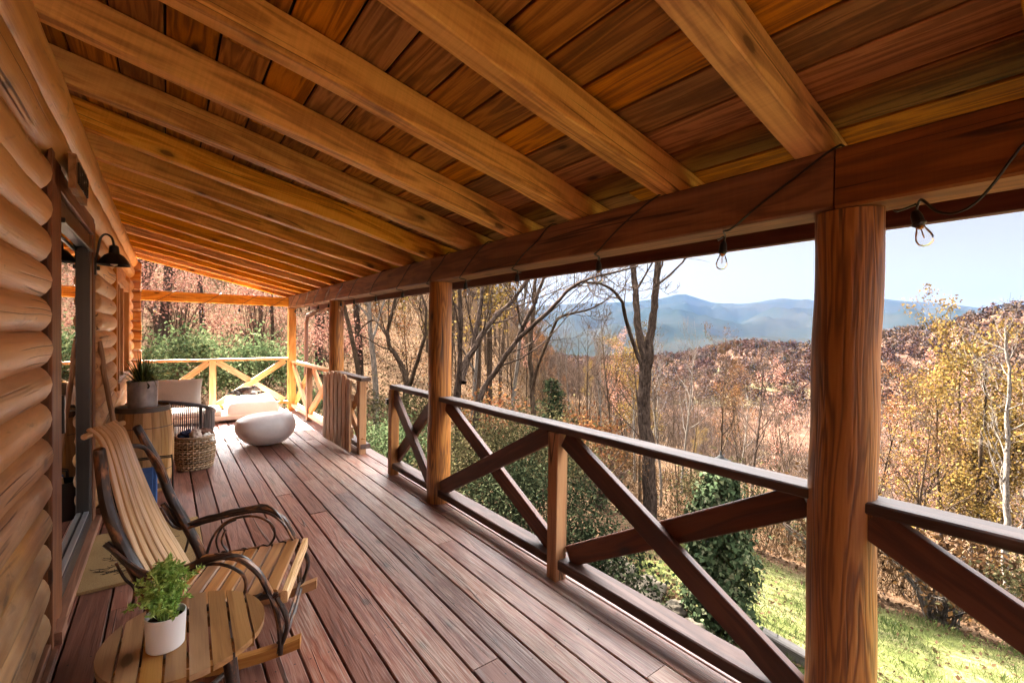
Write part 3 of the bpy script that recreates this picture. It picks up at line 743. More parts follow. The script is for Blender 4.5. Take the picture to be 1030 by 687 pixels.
# railing across the far end
r = thing('railing', 'sunlit honey railing across the far end of the porch behind the mattress', 'railing', (.75, 9.57, 0), group='crossed timber railings')
m = MB(); m.bar((-.38, 9.57, .985), (1.858, 9.57, .985), .12, .042, seg=4, wob=.004, ch=.006); m.build('top_rail', M['rail_honey'], r)
m = MB(); m.bar((-.38, 9.57, .16), (1.858, 9.57, .16), .11, .042, seg=4, wob=.004, ch=.006); m.build('bottom_rail', M['rail_honey'], r)
for (xa, za, xb, zb, dy) in ((-.30, .20, .59, .95, -.022), (.72, .95, 1.80, .20, .022), (.72, .20, 1.80, .95, -.024)):
    m = MB(); a = Vector((xa, 9.57 + dy, za)); b = Vector((xb, 9.57 + dy, zb)); m.bar(a, b, .038, .10, Vector((0, 1, 0)).cross((b - a).normalized()), ch=.004); m.build('brace', M['rail_honey'], r)
m = MB(); m.box((.605, 9.52, .002), (.70, 9.62, .962), ch=.004); m.build('rail_post', M['rail_honey'], r)
# rustic gate, folded back against the railing
g = thing('picket_gate', 'rustic gate of rough grey brown bark edged pickets standing open', 'gate', (1.80, 6.15, 0))
npk = 7
for k in range(npk):
    t0 = k / npk; t1 = (k + 1) / npk
    y0 = 5.66 + 1.06 * t0 + .006; y1 = 5.66 + 1.06 * t1 - .006; xg = 1.80 - .045 * (t0 + t1) / 2
    tm = (t0 + t1) / 2; top = .86 + .11 * math.sin(math.pi * min(1, tm * .9 + .08)); 
    L = []; Rr = []
    for q in range(9):
        z = .035 + (top - .035) * q / 8
        L.append((xg, y0 + .016 * mnoise.noise(Vector((k * 3., z * 5, 0))), z)); Rr.append((xg, y1 + .016 * mnoise.noise(Vector((k * 3. + 20, z * 5, 0))), z))
    L.append((xg, y0 + .03, top + .02)); Rr.append((xg, y1 - .03, top + .024))
    m = MB(); m.prism(L + Rr[::-1], (.024, 0, 0)); 
    # gco along z
    m.G = [(v[2] + k * 7., v[1] + k, v[0]) for v in m.V]
    m.build('picket', M['gate'], g)
m = MB()
for z in (.24, .70): m.bar((1.832, 5.66, z), (1.787, 6.72, z), .03, .08, ch=.003)
m.bar((1.832, 5.68, .30), (1.79, 6.7, .64), .03, .07, ch=.003)
m.build('cross_batten', M['gate'], g)

# ------------------------------------------------------------------ gutter downspout at the far corner
dsp = thing('downspout', 'brown metal downspout bending up to the eave outside the far corner', 'downspout', (2.2, 9.25, 0))
m = MB(); P = [(2.22, 9.72, -.9), (2.22, 9.72, 1.70), (2.235, 9.66, 1.82), (2.30, 8.95, 1.90), (2.38, 8.75, 1.98)]
for a, b in zip(P[:-1], P[1:]):
    dv = (Vector(b) - Vector(a)).normalized() * .012
    m.bar(Vector(a) - dv, Vector(b) + dv, .075, .06, (1, 0, 0), ch=.008)
m.build('pipe', M['brown_pipe'], dsp)
m = MB(); m.bar((2.43, -3.2, 2.03), (2.43, 9.74, 2.02), .11, .10, ch=.02); m.build('gutter', M['brown_pipe'], dsp)

# ------------------------------------------------------------------ string lights
st = thing('string_lights', 'black cable of clear bulbs wound round the eave beam and cross beam', 'string lights', (1.95, 4, 2))
YB = [-.35, .405, 1.05, 1.777, 2.53, 3.22, 3.80, 4.465, 5.225, 6.0, 6.55, 7.15, 7.75, 8.35, 8.95, 9.4]
m = MB(); WR = .0042
for i, yb in enumerate(YB):
    j = lambda s_: random.uniform(-s_, s_)
    if i == 1:
        pts = [(1.95, .405, 1.915), (1.944, .398, 1.938), (1.915, .385, 1.946), (1.88, .365, 1.925), (1.852, .335, 1.888), (1.840, .295, 1.872), (1.838, .255, 1.888), (1.840, .215, 1.940), (1.846, .165, 2.03), (1.850, .10, 2.10), (1.853, .03, 2.15), (1.87, -.02, 2.175)]
    else:
        dip = random.uniform(.0, .02)
        pts = [(1.95, yb, 1.915), (1.945, yb - .01, 1.942), (1.90, yb - .03, 1.944), (1.862, yb - .05, 1.945), (1.850, yb - .09, 1.965 - dip), (1.848, yb - .20, 2.03 + j(.015)), (1.850, yb - .33, 2.10 + j(.015)), (1.849, yb - .42, 2.15), (1.862, yb - .46, 2.172)]
    m = MB(); m.tube(resample(pts, 26), WR, 6); m.build('cable', M['wire'], st); m = MB()
    y2 = YB[i + 1] if i + 1 < len(YB) else yb + .3
    pts = [(1.95, yb, 1.942), (2.0, yb + .05, 1.942), (2.046, yb + .08, 1.96), (2.05, (yb + y2) / 2 - .2, 2.05), (2.045, y2 - .46, 2.14), (1.95, y2 - .46, 2.172), (1.862, y2 - .46, 2.172)]
    m.tube(resample(pts, 18), WR, 5); m.build('cable', M['wire'], st)
XB = [1.55, 1.05, .5, -.15]
for xb in XB:
    pts = [(xb, 9.57, 1.90), (xb + .01, 9.57, 1.972), (xb + .03, 9.51, 1.975), (xb + .05, 9.493, 1.99), (xb + .2, 9.49, 2.10), (xb + .27, 9.50, 2.152), (xb + .3, 9.56, 2.157)]
    m = MB(); m.tube(resample(pts, 14), WR, 5); m.build('cable', M['wire'], st)
def bulb(px, py, pz, tilt=(0, 0), s_=1.):
    c = Vector((px, py, pz))
    m = MB(); m.lathe((0, 0, 0), [(0, .006), (.010, .005), (.0135, -.004), (.0155, -.012), (.0165, -.034), (.019, -.037), (.019, -.043), (.015, -.046), (.013, -.050), (0, -.050)], 14)
    g_ = MB(); g_.lathe((0, 0, 0), [(.0115, -.048), (.0125, -.056), (.019, -.072), (.0235, -.087), (.0235, -.098), (.019, -.110), (.010, -.117), (0, -.119)], 18)
    f_ = MB(); f_.tube([(-.004, 0, -.05), (-.006, 0, -.085), (0, 0, -.092), (.006, 0, -.085), (.004, 0, -.05)], .0011, 4); f_.lathe((0, 0, 0), [(0, -.05), (.008, -.05), (.008, -.058), (0, -.058)], 10)
    rot = Matrix.Rotation(tilt[0], 3, 'X') @ Matrix.Rotation(tilt[1], 3, 'Y')
    out = []
    for q in (m, g_, f_):
        q.V = [c + rot @ (v * s_) for v in q.V]
    so = m.build('lamp_socket', M['socket'], st)
    g_.build('bulb', M['bulb'], so); f_.build('filament', M['brass'], so)
for i, yb in enumerate(YB): bulb(1.95, yb, 1.915, (rad(random.uniform(-6, 6)) if i != 1 else rad(-16), rad(random.uniform(-5, 5))))
for xb in XB: bulb(xb, 9.57, 1.90)

# ------------------------------------------------------------------ wall lamp and sign
lm = thing('wall_lamp', 'black gooseneck barn lamp on the log wall beside the glass door', 'lamp', (-.44, 4.8, 2.0))
m = MB(); m.lathe((-.33, 4.8, 0), [(0, 2.165), (.018, 2.165), (.030, 2.155), (.034, 2.10), (.060, 2.085), (.088, 2.045), (.098, 2.02), (.104, 2.008), (.101, 2.006), (.09, 2.03), (.055, 2.07), (0, 2.08)], 32); m.build('lamp_shade', M['black_metal'], lm)
m = MB(); m.tube(resample([(-.44, 4.8, 2.0), (-.425, 4.8, 2.12), (-.41, 4.8, 2.21), (-.38, 4.8, 2.245), (-.345, 4.8, 2.225), (-.33, 4.8, 2.16)], 18), .008, 8); m.build('arm', M['black_metal'], lm)
m = MB(); m.box((-.455, 4.76, 1.92), (-.432, 4.84, 2.05), ch=.006); m.lathe((-.425, 4.8, 1.96), [(0, 0), (.012, 0), (.012, .03), (0, .03)], 10); m.build('wall_plate', M['black_metal'], lm)
m = MB(); m.lathe((-.33, 4.8, 0), [(0, 2.0), (.02, 2.008), (.03, 2.03), (.022, 2.06), (0, 2.065)], 14); m.build('bulb', simple('frosted_bulb', (.8, .76, .66), .3, .5), lm)
sg = thing('wooden_sign', 'live edge wooden sign with raised dark letters above the door', 'sign', (-.36, 3.32, 2.27))
m = MB(); T = []; Bt = []
for q in range(11):
    y = 3.12 + .41 * q / 10
    T.append((-.385, y, 2.365 + .012 * mnoise.noise(Vector((q * .8, 0, 0))))); Bt.append((-.385, y, 2.195 + .014 * mnoise.noise(Vector((q * .9, 5, 0)))))
m.prism(T + Bt[::-1], (.028, 0, 0)); m.G = [(v[1], v[0], v[2]) for v in m.V]; m.build('board', M['trim_honey'], sg)
m = MB()
for q in range(5):      # weathered characters, too oblique to read
    y = 3.16 + q * .072
    m.box((-.356, y, 2.23), (-.348, y + .012, 2.335)); m.box((-.3565, y + .036, 2.23), (-.3485, y + .048, 2.335)); m.box((-.3562, y + .012, 2.275 + .02 * (q % 2)), (-.3482, y + .036, 2.29 + .02 * (q % 2)))
m.build('lettering', M['black_metal'], sg)

# ------------------------------------------------------------------ rocking chair (local frame: x forward, y to its left, z up)
ch = thing('rocking_chair', 'hickory twig rocking chair with pale bent slat back and slatted seat', 'rocking chair', (.54, 2.48, 0), rad(-21.8))
CZ = [(.30, -.50), (.45, -.56), (.54, -.60), (.68, -.65), (.80, -.69), (.95, -.752), (1.02, -.80), (1.058, -.85)]
def back_x(z): return float(np.interp(z, [a for a, b in CZ], [b for a, b in CZ]))
N = 7
for k in range(N):
    s = k - (N - 1) / 2
    ctrl = []
    for z, x in CZ:
        yc = float(np.interp(z, [.3, .45, .75, .92, 1., 1.058], [-.07, -.078, -.085, -.055, -.005, .03])); half = float(np.interp(z, [.3, .45, .75, .92, 1., 1.058], [.150, .138, .112, .088, .09, .096]))
        ctrl.append(Vector((x + .012 * math.cos(s * .5), yc + s / 3 * half, z)))
    pts = resample(ctrl, 30)
    m = MB(); wd0, wd1 = .036, .027; V = []; G = []; off = random.uniform(0, 30)
    for i, p in enumerate(pts):
        tn = (pts[min(i + 1, 29)] - pts[max(i - 1, 0)]).normalized(); sd = Vector((0, 1, 0)); nn = sd.cross(tn).normalized()
        w_ = (wd0 + (wd1 - wd0) * i / 29) / 2; th = .006
        c = .0025
        for (a, b) in ((-w_, -th + c), (-w_ + c, -th), (w_ - c, -th), (w_, -th + c), (w_, th - c), (w_ - c, th), (-w_ + c, th), (-w_, th - c)):
            V.append(p + sd * a + nn * b); G.append((off + i * .03, a + k, b + k))
    F = [(i * 8 + q, i * 8 + (q + 1) % 8, i * 8 + 8 + (q + 1) % 8, i * 8 + 8 + q) for i in range(29) for q in range(8)] + [tuple(range(7, -1, -1)), tuple(29 * 8 + q for q in range(8))]
    m.add(V, F, G, random.random()); m.build('back_slat', M['slat'], ch, local=True)
m = MB(); m.tube([(-.835, -.125, 1.035), (-.832, .03, 1.042), (-.832, .17, 1.040)], .013, 10, lump=.08)
m.build('back_rail', M['slat'], ch, local=True); m = MB()
m.tube(resample([(-.775, -.06, .93), (-.765, .06, .945), (-.74, .17, .91), (-.705, .24, .80), (-.675, .27, .66)], 18), .010, 8, lump=.2, lf=12); m.build('back_rail', M['twig'], ch, local=True)
for k in range(7):       # seat slats run side to side
    x = -.49 + .069 * k; z = .288 + .036 * k / 6 + .012 * (abs(k - 3) / 3) ** 2
    m = MB(); m.bar((x, -.262, z), (x, .262, z), .060, .016, (0, 0, 1), ch=.005); m.build('seat_slat', M['seat'], ch, local=True)
m = MB(); m.bar((-.015, -.275, .312), (-.015, .275, .312), .028, .055, ch=.005); m.build('front_board', M['slat'], ch, local=True)
def post_twig(pts, r0, r1, nm='back_post', n=22, lump=.16):
    m = MB(); P = resample(pts, n); m.tube(P, [r0 + (r1 - r0) * i / (n - 1) for i in range(n)], 10, lump=lump, lf=9, dome=True); return m.build(nm, M['twig'], ch, local=True)
post_twig([(-.725, -.235, 1.00), (-.722, -.225, .93), (-.704, -.235, .80), (-.668, -.24, .67), (-.615, -.24, .535), (-.56, -.245, .42), (-.52, -.25, .28), (-.50, -.25, .07)], .020, .028)
post_twig([(-.815, .262, 1.0), (-.785, .268, .93), (-.72, .27, .785), (-.666, .27, .624), (-.605, .27, .487), (-.54, .27, .347), (-.51, .265, .22), (-.49, .25, .07)], .020, .026)
for s in (-1, 1):
    y = .27 * s
    top = [(-.70, y * .95, .60), (-.63, y, .475 if s > 0 else .50), (-.49, y, .500), (-.35, y, .527), (-.228, y, .530), (-.138, y, .472), (-.087, y, .385), (-.060, y, .31), (-.045, y * .98, .18), (-.03, y * .95, .055)]
    if s < 0: top = [(-.69, y * .95, .62), (-.55, y, .47), (-.41, y, .487), (-.31, y, .518), (-.219, y, .513), (-.14, y, .455), (-.088, y, .37), (-.047, y, .25), (-.03, y, .12), (-.03, y, .05)]
    P = resample(top, 34)
    m = MB(); m.tube(P, [.011 + .004 * math.sin(i * .1) for i in range(34)], 8, lump=.2, lf=12)
    m.tube([p + Vector((.006 * math.sin(i * .55), .014 * s * math.cos(i * .5), .012 * math.sin(i * .5))) for i, p in enumerate(P)], .0085, 7, lump=.2, lf=12)
    m.tube([p + Vector((0, -.018 * s, -.014)) for p in P[:28]], .007, 7, lump=.2, lf=12)
    m.build('arm_hoop', M['twig'], ch, local=True)
    m = MB()      # bent loops below the arm
    m.tube(resample([(-.50, y, .31), (-.47, y, .40), (-.40, y, .475), (-.28, y, .49), (-.19, y, .44), (-.17, y, .37), (-.20, y, .315)], 24), .007, 7, lump=.2, lf=12)
    m.tube(resample([(-.44, y * .98, .31), (-.455, y * .98, .38), (-.42, y * .98, .45), (-.36, y * .98, .48)], 14), .0055, 6, lump=.2, lf=12)
    m.tube(resample([(-.40, y * .98, .31), (-.43, y * .98, .37), (-.41, y * .98, .43)], 12), .0055, 6, lump=.2, lf=12)
    m.tube(resample([(-.60, y * .98, .33), (-.585, y, .42), (-.62, y, .47), (-.65, y, .54)], 12), .006, 6, lump=.2, lf=12)
    m.build('arm_loop', M['twig'], ch, local=True)
    m = MB(); m.tube(resample([(-.55, y, .285), (-.3, y * 1.01, .305), (-.04, y, .325)], 16), .0125, 8, lump=.2, lf=14)
    m.tube([(-.54 + .5 * i / 40, y + .013 * s * math.cos(i * .8), .287 + .04 * i / 40 + .012 * math.sin(i * .8)) for i in range(41)], .0055, 6, lump=.2, lf=12)
    m.build('seat_rail', M['twig'], ch, local=True)
    post_twig([(-.045, y * .99, .31), (.0, y * 1.03, .19), (-.045, y * .96, .05)], .012, .011, 'front_leg', 14)
    # rocker: a bowed plank
    m = MB(); R = 1.35; P = []
    for i in range(25):
        x = -.66 + (.05 + .66) * i / 24; P.append(Vector((x, y * .93, .022 + R - math.sqrt(max(R * R - (x + .36) ** 2, 0)))))
    V = []; G = []
    for p in P:
        for (a, b) in ((-.02, -.02), (.02, -.02), (.02, .026), (-.02, .026)): V.append(p + Vector((0, a, b))); G.append((p.x, a + s, b))
    F = [(i * 4 + q, i * 4 + (q + 1) % 4, i * 4 + 4 + (q + 1) % 4, i * 4 + 4 + q) for i in range(24) for q in range(4)] + [(3, 2, 1, 0), (96, 97, 98, 99)]
    m.add(V, F, G, .5 + s * .1); m.build('rocker', M['seat'], ch, local=True, sharp=25)
m = MB()
for (x, z, y) in ((-.04, .10, .26), (-.49, .12, .26), (-.03, .075, .255)): m.tube([(x, -y, z), (x + .01, 0, z + .006), (x, y, z)], .009, 8, lump=.15, lf=9)
m.tube([(-.52, -.27, .262), (-.52, 0, .265), (-.52, .27, .262)], .012, 8, lump=.15, lf=9)
m.build('stretcher', M['twig'], ch, local=True)

# ------------------------------------------------------------------ slatted oval table
tb = thing('side_table', 'round slatted wooden side table on twig legs in the foreground', 'table', (.06, 2.0, 0), rad(-1.8))
TX, TY = .247, .268
for k in range(8):
    x0 = -TX + .0635 * k + .001; x1 = min(x0 + .0555, TX - .001)
    O = []
    xs = np.linspace(x0, x1, 7)
    up_ = [(x, TY * math.sqrt(max(1 - (x / TX) ** 2, 0))) for x in xs]
    O = [(x, y, .40) for x, y in up_] + [(x, -y, .40) for x, y in up_[::-1]]
    Q = [O[0]]
    for p in O[1:]:
        if (Vector(p) - Vector(Q[-1])).length > 2e-3: Q.append(p)
    if (Vector(Q[0]) - Vector(Q[-1])).length < 2e-3: Q.pop()
    m = MB(); m.prism(Q, (0, 0, .020), None); 
    if True:
        o_ = random.uniform(0, 40); m.G = [(v[1] + o_, v[0] + k * 3.1, v[2]) for v in m.V]
    m.build('table_slat', M['table'], tb, local=True)
m = MB(); m.bar((-.20, -.11, .378), (.20, -.11, .378), .03, .04, ch=.003); m.bar((-.20, .11, .378), (.20, .11, .378), .03, .04, ch=.003)
m.bar((-.17, -.125, .376), (-.17, .125, .376), .026, .036, ch=.003); m.bar((.165, -.125, .376), (.165, .125, .376), .026, .036, ch=.003); m.build('apron', M['table'], tb, local=True)
for sx, sy in ((-1, -1), (1, -1), (1, 1), (-1, 1)):
    m = MB(); m.tube(resample([(.125 * sx, .10 * sy, .362), (.14 * sx, .115 * sy, .2), (.165 * sx, .135 * sy, .0)], 12), [.022] * 12, 12, lump=.1, lf=7); m.build('leg', M['twig'], tb, local=True)
m = MB(); m.tube([(-.15, -.12, .14), (.15, .12, .15)], .010, 8, lump=.15); m.tube([(-.15, .12, .16), (.15, -.12, .17)], .010, 8, lump=.15)
m.tube(resample([(-.155, -.13, .12), (-.1, -.16, .25), (0, -.17, .33), (.1, -.16, .25), (.155, -.13, .12)], 18), .008, 7, lump=.15); m.build('stretcher', M['twig'], tb, local=True)

# ------------------------------------------------------------------ potted plant on the table
pl = thing('potted_plant', 'small fine leaved green plant in a white pot on the table', 'plant', (0, 1.945, .42))
m = MB(); m.lathe((0, 1.945, 0), [(0, .4205), (.050, .4205), (.054, .425), (.0585, .53), (.0585, .535), (.0555, .535), (.053, .51), (0, .51)], 40); m.build('pot', M['white_pot'], pl)
m = MB(); m.lathe((0, 1.945, 0), [(0, .509), (.0525, .509), (.0525, .513), (.03, .518), (0, .52)], 20); m.build('soil', M['soil'], pl)
rg = np.random.default_rng(5); S = MB(); LP = []; LD = []
for k in range(64):
    a = rg.uniform(0, 2 * math.pi); sp = rg.uniform(.015, .115) if k > 8 else .02; h = rg.uniform(.06, .19) * (1 - (sp / .16) ** 2 * .6)
    if k < 9: h = rg.uniform(.14, .205)
    b = Vector((math.cos(a) * .02, 1.945 + math.sin(a) * .02, .515)); e = Vector((math.cos(a) * sp, 1.945 + math.sin(a) * sp, .515 + h)); mid = (b + e) / 2 + Vector((0, 0, .03)) - Vector((math.cos(a), math.sin(a), 0)) * .012
    pts = resample([b, mid, e], 9); S.tube(pts, .0011, 4, caps=False)
    for i in range(2, 9):
        for q in range(9):
            LP.append(pts[i] + Vector(rg.normal(0, .002, 3))); dd = Vector(rg.normal(0, 1, 3)); dd.z += .35; LD.append(dd.normalized())
S.build('stem', M['leaf_pot'], pl)
V, F, R = leaf_quads(np.array(LP) - np.array([0, 1.945, .42]), .017, rg, .2, .42, np.array(LD)); hh = np.clip((V[:, 2] - .1) / .22, 0, 1); R = np.clip(R * .7 + np.repeat(rg.normal(0, .06, len(R) // 4), 4) + .15, 0, 1)
np_mesh('foliage', V, F, M['leaf_pot'], R, pl)

# ------------------------------------------------------------------ doormat
dm = thing('doormat', 'tan coir doormat printed with dark twigs in front of the door', 'doormat', (-.11, 3.95, 0))
m = MB(); m.box((-.425, 3.49, .003), (.205, 4.40, .020), ch=.005, axis=1); m.build('mat', M['coir'], dm)
m = MB(); rg = random.Random(3)
def print_twig(x, y, a, L, d):
    P = [Vector((x + math.cos(a + .25 * math.sin(q * .7)) * L * q / 6, y + math.sin(a + .25 * math.sin(q * .7)) * L * q / 6, .0212)) for q in range(7)]
    for p, q in zip(P[:-1], P[1:]): m.bar(p, q, .006 if d == 0 else .0035, .0012, ch=.0002)
    if d < 2:
        for q in range(1, 7): print_twig(P[q].x, P[q].y, a + rg.choice((-1, 1)) * rg.uniform(.4, .8), L * .38, d + 1)
print_twig(-.02, 3.62, 2.6, .30, 0); print_twig(.05, 3.80, 2.35, .26, 0); print_twig(.08, 4.05, 2.9, .3, 0)
m.build('printed_twig', M['print'], dm)

# ------------------------------------------------------------------ barrel and the bucket of grass on it
br = thing('barrel', 'old pale oak barrel standing upright by the log wall', 'barrel', (-.17, 5.5, 0))
m = MB(); ns = 20
for k in range(ns):
    a0 = 2 * math.pi * k / ns + .01; a1 = 2 * math.pi * (k + 1) / ns - .01; V = []; G = []; rn = random.random(); o_ = random.uniform(0, 30)
    for i in range(13):
        z = .79 * i / 12; r = .200 + .034 * math.sin(math.pi * i / 12)
        for a in (a0, (a0 + a1) / 2, a1): V.append((-.17 + math.cos(a) * r, 5.5 + math.sin(a) * r, z + .002)); G.append((z + o_, a * .2, k))
    F = [(i * 3 + q, i * 3 + q + 1, i * 3 + q + 4, i * 3 + q + 3) for i in range(12) for q in range(2)]
    m.add(V, F, G, rn)
m.lathe((-.17, 5.5, 0), [(0, .004), (.192, .004), (.224, .4), (.192, .77), (0, .77)], 24, .1)
m.build('staves', M['barrel'], br)
m = MB(); m.lathe((-.17, 5.5, 0), [(0, .771), (.188, .771), (.190, .776), (0, .777)], 32); m.box((-.36, 5.36, .777), (.02, 5.36 + .001, .7775)); m.build('lid', M['grey_wood'], br)
for z, hgt in ((.035, .05), (.20, .006), (.60, .006), (.745, .045)):
    m = MB(); pr = []
    for q in range(5):
        zz = z + hgt * q / 4; r = .2025 + .034 * math.sin(math.pi * zz / .79); pr.append((r, zz))
    pr = [(pr[0][0] - .004, pr[0][1])] + pr + [(pr[-1][0] - .004, pr[-1][1])]
    V = []; m.lathe((-.17, 5.5, 0), pr, 48); m.F = m.F[:-2]; m.build('hoop', M['hoop'], br)
gp = thing('potted_plant', 'spiky grassy green plant in a galvanised bucket on the barrel', 'plant', (-.175, 5.48, .778))
m = MB(); pr = [(0, .779), (.108, .779)]
for q in range(17): pr.append((.110 + .004 * q / 16 + (.002 if q % 2 else 0), .782 + .235 * q / 16))
pr += [(.119, 1.02), (.119, 1.026), (.113, 1.026), (.108, .98), (0, .98)]
m.lathe((-.175, 5.48, 0), pr, 44); m.build('bucket', M['galv'], gp)
m = MB(); m.tube([(-.175 + .12 * math.cos(-1.2), 5.48 + .12 * math.sin(-1.2), 1.0), (-.175 + .14 * math.cos(-1.2), 5.48 + .14 * math.sin(-1.2), .985), (-.175 + .12 * math.cos(-1.2), 5.48 + .12 * math.sin(-1.2), .965)], .007, 6); m.build('handle', M['black_metal'], gp)
rg = np.random.default_rng(9); m = MB()
for k in range(190):
    a = rg.uniform(0, 6.283); L = rg.uniform(.16, .40); o_ = rg.uniform(.1, 1.15)
    b = Vector((math.cos(a) * .05 * rg.random(), math.sin(a) * .05 * rg.random(), .20)); pts = []
    for i in range(7):
        t = i / 6; pts.append(b + Vector((math.cos(a) * L * t * o_, math.sin(a) * L * t * o_, L * t * (1.1 - .95 * t * o_))))
    V = []; wv = Vector((-math.sin(a), math.cos(a), 0))
    for i, p in enumerate(pts):
        wd = .0048 * (1 - (i / 6) ** 2) + .0004; V += [p - wv * wd + Vector((-.175, 5.48, .778)), p + wv * wd + Vector((-.175, 5.48, .778))]
    m.add(V, [(2 * i, 2 * i + 1, 2 * i + 3, 2 * i + 2) for i in range(6)], [(0, 0, 0)] * 14, rg.random())
m.build('foliage', M['leaf_spider'], gp)

# ------------------------------------------------------------------ walking stick, ash bucket, firewood sling
m = MB(); n = 20; A_ = Vector((-.425, 4.86, 1.40)); B_ = Vector((-.26, 5.06, .004))
m.tube([A_.lerp(B_, i / n) + Vector((.006 * mnoise.noise(Vector((i * .4, 0, 0))), .006 * mnoise.noise(Vector((i * .4, 7, 0))), 0)) for i in range(n + 1)], [.019 - .003 * i / n for i in range(n + 1)], 10, lump=.14, lf=6, dome=True)
tag(m.build('walking_stick', M['stick']), 'knotty pale wooden walking stick leaning on the log wall', 'stick')
fb = thing('metal_bucket', 'dark metal bucket holding a log beside the door', 'bucket', (-.35, 5.0, 0))
m = MB(); m.lathe((-.335, 4.985, 0), [(0, .003), (.085, .003), (.105, .30), (.11, .305), (.103, .305), (.083, .02), (0, .02)], 28); m.build('bucket_wall', M['black_metal'], fb)
m = MB(); m.tube([(-.34, 5.02, .03), (-.31, 4.93, .34)], .03, 14, lump=.06); tag(m.build('firewood', M['slat']), 'short cut log sticking out of the dark bucket', 'firewood')
fs = thing('firewood_carrier', 'blue canvas firewood carrier on a black wire frame behind the chair', 'firewood carrier', (-.1, 5.08, 0))
m = MB(); V = []; 
for i in range(15):
    t = i / 14; a = math.pi * t; x = -.20 + .115 * -math.cos(a); z = .025 + .30 * (abs(math.cos(a)) ** 1.6)
    for y in (4.90, 5.0, 5.10): V.append((x + (.012 * math.sin(y * 60)), y, z))
m.add(V, [(i * 3 + q, i * 3 + q + 1, i * 3 + q + 4, i * 3 + q + 3) for i in range(14) for q in range(2)], [tuple(v) for v in V], .5)
m.box((-.085, 4.905, .03), (-.060, 5.12, .37), ch=.006); m.box((-.30, 4.895, .03), (-.085, 4.912, .34), ch=.004); m.box((-.318, 4.905, .03), (-.296, 5.12, .325), ch=.006); m.box((-.30, 4.90, .012), (-.10, 5.11, .03), ch=.006)
m.box((-.02, 5.14, .05), (.035, 5.18, .13), ch=.01); m.build('sling', M['blue'], fs)
m = MB()
for y in (5.135, 5.20):
    m.tube(resample([(-.33, y, .005), (-.335, y, .30), (-.31, y, .35), (-.15, y, .36), (.02, y, .355), (.045, y, .33), (.05, y, .005)], 30), .0055, 6)
m.tube([(.05, 5.135, .02), (.05, 5.20, .02)], .0055, 6); m.tube([(-.335, 5.135, .02), (-.335, 5.20, .02)], .0055, 6); m.build('frame', M['black_metal'], fs)

# ------------------------------------------------------------------ basket with blankets
bk = thing('wicker_basket', 'open weave round wicker basket in front of the dark tub chair', 'basket', (.255, 6.05, 0))
BXc, BYc = .255, 6.05
def brad(z): return .150 + .028 * math.sin(math.pi * min(z / .36, 1) * .75)
m = MB()
for k in range(13):
    z = .018 + .026 * k
    P = [(BXc + math.cos(a) * (brad(z) + .008 * (1 if (q + k) % 2 else -1)), BYc + math.sin(a) * (brad(z) + .008 * (1 if (q + k) % 2 else -1)), z) for q, a in enumerate(np.linspace(0, 2 * math.pi, 44, endpoint=False))]
    m.tube(P, .0095, 6, closed=True, lump=.15, lf=20)
for q in range(22):
    a = 2 * math.pi * q / 22; m.tube([(BXc + math.cos(a) * brad(z), BYc + math.sin(a) * brad(z), z) for z in np.linspace(.01, .35, 9)], .006, 6)
m.tube([(BXc + math.cos(a) * brad(.35), BYc + math.sin(a) * brad(.35), .352) for a in np.linspace(0, 2 * math.pi, 40, endpoint=False)], .013, 8, closed=True)
m.build('weave', wood('wicker', (.16, .095, .05), (.36, .245, .14), (.52, .39, .26), rough=.6, knots=0, var=.3, gs=(20, 40, 40)), bk)
m = MB(); m.lathe((BXc, BYc, 0), [(0, .006), (.135, .006), (.15, .2), (.15, .24), (0, .24)], 24); m.build('lining', M['dark_fill'], bk)
def blob(name, lbl, mat, cx, cy, cz, sx, sy, sz, seed, cat='blanket', amp=.35, sub=4, fz=2.2):
    import bmesh
    bm = bmesh.new(); bmesh.ops.create_icosphere(bm, subdivisions=sub, radius=1.)
    for v in bm.verts:
        q = v.co.copy(); f = 1 + amp * mnoise.noise(q * fz + Vector((seed, 0, 0))) + amp * .4 * mnoise.noise(q * fz * 2.3 + Vector((seed, 4, 0)))
        v.co = Vector((q.x * sx * f, q.y * sy * f, q.z * sz * f))
    me = bpy.data.meshes.new(name); bm.to_mesh(me); bm.free(); me.materials.append(mat)
    me.polygons.foreach_set('use_smooth', [True] * len(me.polygons))
    o = bpy.data.objects.new(name, me); COL.objects.link(o); o.location = (cx, cy, cz); WORLD[o.name] = Vector((cx, cy, cz))
    return tag(o, lbl, cat)
blob('blanket', 'dark navy throw stuffed in the left side of the basket', M['navy'], BXc - .075, BYc + .02, .355, .075, .08, .06, 1)
blob('blanket', 'pale pinkish throw folded over the basket rim', M['tan_blanket'], BXc + .0, BYc - .06, .36, .06, .08, .07, 2)
blob('blanket', 'brown throw rolled in the right side of the basket', M['brown_blanket'], BXc + .085, BYc + .02, .365, .08, .08, .05, 3)
blob('blanket', 'white fringed throw hanging at the right basket edge', M['white_fab'], BXc + .11, BYc - .075, .325, .055, .05, .055, 4, amp=.5)

